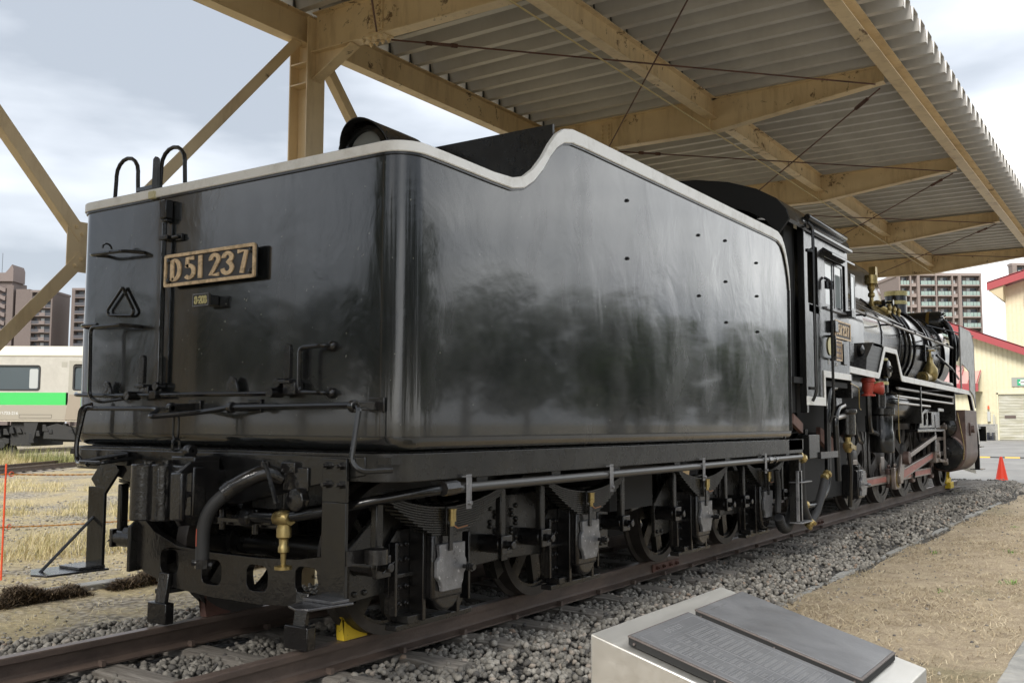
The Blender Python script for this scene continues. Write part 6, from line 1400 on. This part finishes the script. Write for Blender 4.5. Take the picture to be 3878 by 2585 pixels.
P('cladding', siding_wall(siding_wall(MB(), 9.75, 12.62, 2.35, lambda y: 9.95+(y-11.6)*.42, FX), -14, 9.75, 4.35, lambda y: 9.95+(y-11.6)*.42 if y > -2 else 4.3+9.95-4.3+(-2-11.6)*.42, FX), M_cream, fc, smooth=False)
P('wall_core', MB().ext([[(12.6,GZ),(9.75,GZ),(9.75,4.4),(-14,4.4),(-14,3.9+.0),(-2,4.2),(12.6,10.3)]] if False else [[(12.6,GZ),(12.6,10.3),(9.75,9.1),(9.75,GZ)]], FX+.08, FX+14, YZ), M_cream, fc)
P('plinth', MB().box(FX-.1, FX+.1, 9.75, 12.72, GZ, 1.25), M_conc, fc)
P('cladding_low', siding_wall(MB(), 9.75, 12.62, 1.25, lambda y: 2.36, FX), M_cream, fc, smooth=False)
P('cladding_right', siding_wall(MB(), -14, 5.2, GZ, lambda y: 4.36, FX), M_cream, fc, smooth=False)
P('fascia', MB().ext([[(14.2,10.95),(14.2,11.75),(-2,5.0+.0),(-2,4.2)]], FX-1.2, FX-1.1, YZ), M_fasc, fc)
P('roof', MB().ext([[(14.2,11.65),(14.2,11.78),(-2,5.03),(-2,4.9)]], FX-1.2, FX+14, YZ), M_fasc, fc)
P('soffit', MB().ext([[(14.0,10.95),(14.0,11.05),(-2,4.3),(-2,4.2)]], FX-1.1, FX+.05, YZ), M_sof, fc)
ds = P('door_frame', MB().box(FX-.12,FX+.1,9.60,9.75,GZ,4.35).box(FX-.12,FX+.1,5.2,5.35,GZ,4.35).box(FX-.12,FX+.1,5.2,9.75,4.2,4.45), M_cream, fc)
sh = MB()
for i in range(30): sh.v += [(FX+.10,5.35,GZ+.152*i),(FX+.10,9.6,GZ+.152*i),(FX+.04,9.6,GZ+.152*i+.09),(FX+.04,5.35,GZ+.152*i+.09)]; n = len(sh.v); sh.f.append((n-4,n-3,n-2,n-1)); sh.v += [(FX+.04,9.6,GZ+.152*i+.09),(FX+.04,5.35,GZ+.152*i+.09),(FX+.10,5.35,GZ+.152*(i+1)),(FX+.10,9.6,GZ+.152*(i+1))]; n = len(sh.v); sh.f.append((n-4,n-3,n-2,n-1))
P('roller_shutter', sh, M_shut, fc, smooth=False)
for yy in (8.1, 5.5): P('shutter_window', MB().box(FX+.0,FX+.05,yy,yy+1.0,1.83,2.08), mat('shutter_glass', (.12,.09,.08), .2) if 'shutter_glass' not in bpy.data.materials else bpy.data.materials['shutter_glass'], fc)
sg = P('sign_board', MB().box(FX-.1,FX-.05,6.0,8.35,4.95,5.85), mat('sign_grey', (.30,.31,.28), .5), fc); P('green_sign', MB().box(FX-.12,FX-.1,6.2,7.85,5.05,5.65), mat('sign_green', (.02,.35,.16), .5), sg); P('sign_figure', MB().box(FX-.13,FX-.12,7.2,7.55,5.1,5.6).box(FX-.13,FX-.12,7.0,7.7,5.3,5.4), M_white, sg)
P('alarm_lamp', MB().lathe([(.09,0),(.09,.25),(.05,.33),(0,.34)], (FX-.2,10.5,2.75),(0,0,1),10), M_orange, fc)
P('wall_box', MB().box(FX-.25,FX-.1,10.35,10.62,1.5,2.5).box(FX-.2,FX-.1,10.0,10.1,1.2,2.2), mat('grey_box', (.45,.46,.44), .6), fc)
P('wall_pipe', MB().cyl((FX-.1,9.9,GZ),(FX-.1,9.9,2.0),.04,6), M_shut, fc)
# recessed gable behind, porch roof
f2_ = thing('factory_wing', 'pale cream gabled wing with red barge board behind the smoke deflector', 'factory', (FX+10, 15, GZ))
P('cladding', siding_wall(MB(), 10, 22, GZ, lambda y: 9.0+(y-10)*.34 if y < 19 else 12.06-(y-19)*.3, FX+9), mat('pale_green_cream', (.50,.48,.36), .6), f2_, smooth=False)
P('barge_board', MB().ext([[(19.5,13.0),(19.5,13.6),(11,10.2),(11,9.6)]], FX+7.6, FX+7.8, YZ), M_fasc, f2_); P('soffit', MB().ext([[(19.3,12.95),(19.3,13.05),(10,9.3),(10,9.2)]], FX+7.8, FX+9.1, YZ), M_sof, f2_)
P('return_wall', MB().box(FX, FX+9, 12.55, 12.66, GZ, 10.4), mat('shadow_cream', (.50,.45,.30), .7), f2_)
P('flood_lamp', MB().ball((FX-.3,12.95,8.6), .22, 10).box(FX-.3,FX,12.6,13.0,8.2,8.35).box(FX-.2,FX,12.6,13.4,8.1,8.25), M_white, f2_)
P('cable_loop', MB().tube(spline([(FX,12.7,7.0),(FX-.1,13.3,6.4),(FX-.1,13.5,5.9),(FX-.1,12.7,5.8),(FX-.1,13.6,5.2),(FX,12.7,5.0)],6), .03, 5), M_brail, f2_)
pr_ = thing('porch', 'low red ribbed porch roof between the smoke deflector and the cream hall', 'porch', (FX-2, 13.5, GZ))
mb = MB().ext([[(FX-2.6,5.15),(FX-2.6,5.22),(FX+1.2,7.25),(FX+1.2,7.15)]], 11.05, 18, XZ)
rf_ = P('porch_roof', mb, M_redroof, pr_)
for i in range(9): P('seam', MB().ext([[(FX-2.6,5.22),(FX-2.6,5.32),(FX+1.2,7.33),(FX+1.2,7.23)]], 11.1+i*.8, 11.16+i*.8, XZ), M_fasc, rf_)
P('porch_fascia', MB().box(FX-2.75,FX-2.6,11.0,18,4.45,5.22), M_fasc, pr_); P('porch_wall', siding_wall(MB(), 11.4, 18, GZ, lambda y: 4.6, FX-1.8), M_cream, pr_, smooth=False)
P('porch_soffit', MB().box(FX-2.6,FX,11.0,18,4.45,4.5), M_sof, pr_)
tl = thing('factory_tower_hall', 'tall cream hall with wide red eave at the right edge', 'factory', (FX+14, 4, GZ))
P('cladding', siding_wall(MB(), -10, 10.35, 5, lambda y: 15.9, FX+14, .42), M_cream, tl, smooth=False)
P('side_wall', MB().box(FX+14.02, FX+30, 10.30, 10.36, GZ, 16), M_cream, tl)
P('eave', MB().ext([[(11.9,16.2),(11.9,17.1),(-10,23.5),(-10,22.6)]], FX+12, FX+12.2, YZ), M_fasc, tl); P('soffit', MB().ext([[(11.8,16.2),(10.3,15.0),(10.3,16.9)]], FX+12.2, FX+28, YZ), M_sof, tl)
P('gable', siding_wall(MB(), -10, 10.35, 15.9, lambda y: 16.7+(10.35-y)*.29, FX+14), M_cream, tl, smooth=False)
P('roof_slab', MB().ext([[(11.9,17.0),(11.9,17.15),(-10,23.55),(-10,23.4)]], FX+12, FX+30, YZ), M_fasc, tl)
P('vent', MB().box(FX+13.6,FX+14,7.1,8.4,14.4,15.6), mat('grey_vent', (.35,.33,.28), .6), tl)

# pallets stacked against the plinth
M_pal = mat('black_plastic_pallet', (.02,.022,.035), .5)
def pallet_mb():
    mb = MB().box(0,1.1,0,1.1,.11,.14)
    for a in (0,.48,.98): mb.box(0,1.1,a,a+.12,.02,.11)
    mb.box(0,1.1,0,1.1,0,.02); return mb
pm = mesh_of(pallet_mb(), 'pallet', M_pal, False)
k = 0
for s_, y in enumerate((9.95, 11.15, 12.35)):
    for lv in range(5):
        o = inst('pallet', pm, None, (FX-1.6, y, GZ+.155*lv)); tag(o, '%s black plastic pallet from the ground in the %s stack under the cream wall' % (('lowest','second','third','fourth','topmost')[lv], ('stack nearest the shutter','middle','leftmost')[s_]), 'pallet', 'black pallets stacked by the factory wall')
        if s_ == 0: o['label'] = '%s black plastic pallet in the stack nearest the roller shutter' % ('lowest','second','third','fourth','topmost')[lv]

# traffic cone, barrier bar, paper sheet
co = thing('traffic_cone', 'bright orange traffic cone on the asphalt at the right', 'traffic cone', (24.85,-.675,GZ))
P('body', MB().lathe([(.165,.03),(.04,.66),(.03,.70),(.0,.70)], (24.85,-.675,GZ), (0,0,1), 28), mat('fluorescent_orange', (.95,.055,.015), .4), co)
P('base', MB().ext([rrect(24.85-.20,24.85+.20,-.875,-.475,.05)], GZ, GZ+.035, XY), bpy.data.materials['fluorescent_orange'], co, .008)
bar_ = thing('barrier_pole', 'black and yellow striped pole across the far asphalt', 'barrier pole', (47, 3, GZ))
for i in range(26):
    a = Vector((46.5,4.7,.0))+Vector((.55,-6.2,0)).normalized()*(i*.62-1); b_ = a+Vector((.55,-6.2,0)).normalized()*.62
    P('stripe', MB().cyl(a+Vector((0,0,GZ+.0)), b_+Vector((0,0,GZ+.0)), .05, 10), M_hose if i % 2 else mat('bar_yellow', (.80,.42,.02), .5) if i == 0 else (M_hose if i % 2 else bpy.data.materials['bar_yellow']), bar_)
for q in (0, 6.5): P('stand', MB().box(46.4+q*.09,46.7+q*.09,4.9-q-.1,4.9-q+.1,GZ,GZ+.33), M_hose, bar_)
pp_ = P('hanging_sheet', MB().ext([[(-1.05,.18),(-.72,.28),(-.70,.62),(-1.0,.60)]], 18.35, 18.355, YZ), M_white); tag(pp_, 'white paper sheet hanging under the front of the locomotive', 'sheet')

# ================================================================ trees off to the sides (mirrored in the tank)
def _leafm(m, t, b):
    a = t.nodes.new('ShaderNodeAttribute'); a.attribute_name = 'tone'; q = N(t); q.l(q.ramp(a.outputs['Fac'], [(0,(.028,.045,.014)),(.6,(.055,.09,.026)),(1,(.09,.13,.04))]), b.inputs['Base Color'])
M_fol = mat('foliage', (.05,.08,.03), .7, build=_leafm); M_bark = mat('bark', (.09,.07,.05), .9, build=_conc((.06,.045,.035),(.13,.10,.075)))
def tree_meshes(seed):
    r_ = np.random.default_rng(seed); rr = random.Random(seed)
    tk_ = MB().tube([(0,0,-.2),(.05,.03,1.5),(.0,.1,3.4),(.1,.05,5.2)], [.16,.13,.09,.04], 8)
    cl = []
    for i in range(9):
        a = rr.uniform(0, 2*PI); z0 = rr.uniform(1.4, 4.4); L_ = rr.uniform(1.0, 1.9)*(1-.12*(z0-1.4)); e = (math.cos(a)*L_, math.sin(a)*L_, z0+rr.uniform(.5,1.3))
        tk_.tube([(0,.05,z0),(e[0]*.5,e[1]*.5,z0+.35),e], [.05,.035,.015], 5); cl.append((e, rr.uniform(.7,1.1)))
    for i in range(8): cl.append(((rr.uniform(-.9,.9), rr.uniform(-.9,.9), rr.uniform(2.4,5.8)), rr.uniform(.7,1.1)))
    n = 5200; ci = r_.integers(0, len(cl), n); c = np.array([cl[i][0] for i in ci]); rad = np.array([cl[i][1] for i in ci])
    d = r_.normal(0,1,(n,3)); d /= np.linalg.norm(d,axis=1)[:,None]; p = c+d*(rad*r_.uniform(.35,1,n)**.5)[:,None]*np.array([1,1,.75])
    u = r_.normal(0,1,(n,3)); u /= np.linalg.norm(u,axis=1)[:,None]; v = np.cross(u, r_.normal(0,1,(n,3))); v /= np.linalg.norm(v,axis=1)[:,None]; s = r_.uniform(.06,.13,n)[:,None]
    V = np.stack([p-u*s, p+v*s*.6, p+u*s, p-v*s*.6], 1).reshape(-1,3); F = np.arange(n*4, dtype=np.int32)
    me = bpy.data.meshes.new('crown'); me.vertices.add(n*4); me.vertices.foreach_set('co', V.reshape(-1)); me.loops.add(n*4); me.loops.foreach_set('vertex_index', F)
    me.polygons.add(n); me.polygons.foreach_set('loop_start', np.arange(0, n*4, 4, dtype=np.int32)); at = me.attributes.new('tone','FLOAT','POINT'); at.data.foreach_set('value', np.repeat(r_.random(n),4).astype(np.float32))
    me.update(); me.materials.append(M_fol); return mesh_of(tk_, 'trunk', M_bark), me
tms = [tree_meshes(11), tree_meshes(23)]
tp = [(x, -20.5-2.2*math.sin(x*.31)-(.9 if i % 2 else 0)) for i, x in enumerate(np.arange(-14, 66, 3.0))]+[(-22-1.6*math.sin(y), y) for y in np.arange(-9, 34, 3.1)]
tp.append((-12.4, 6.6))  # unseen tall tree, added to put a dark band in the tank corner reflection
for i, (x, y) in enumerate(tp):
    t_ = thing('tree', 'leafy tree in the row outside the picture, mirrored in the tank', 'tree', (0,0,0), 'trees facing the tender'); t_.location = (x, y, GZ)
    s = .80+.30*abs(math.sin(i*1.7)); t_.scale = (s*1.3, s*1.3, s*1.12); t_.rotation_euler = (0,0,i*1.3)
    if i == len(tp)-1: t_.scale = (1.5, 1.5, 2.3); t_['label'] = 'single tall tree added behind the photographer to darken the tank corner reflection'
    for nm, me in zip(('trunk','crown'), tms[i % 2]):
        o = bpy.data.objects.new(nm, me); link(o, t_)
# a hedge-like meadow strip under the trees is only ground
# ---------------------------------------------------------------- lettering to plain mesh
bpy.context.view_layer.update()
dg = bpy.context.evaluated_depsgraph_get()
for o in [o for o in scene.objects if o.type == 'FONT']:
    me = bpy.data.meshes.new_from_object(o.evaluated_get(dg)); me.name = o.name
    n = bpy.data.objects.new(o.name, me); COL.objects.link(n); n.parent = o.parent; n.matrix_parent_inverse = o.matrix_parent_inverse.copy(); n.matrix_basis = o.matrix_basis.copy()
    nm = o.name; bpy.data.objects.remove(o); n.name = nm
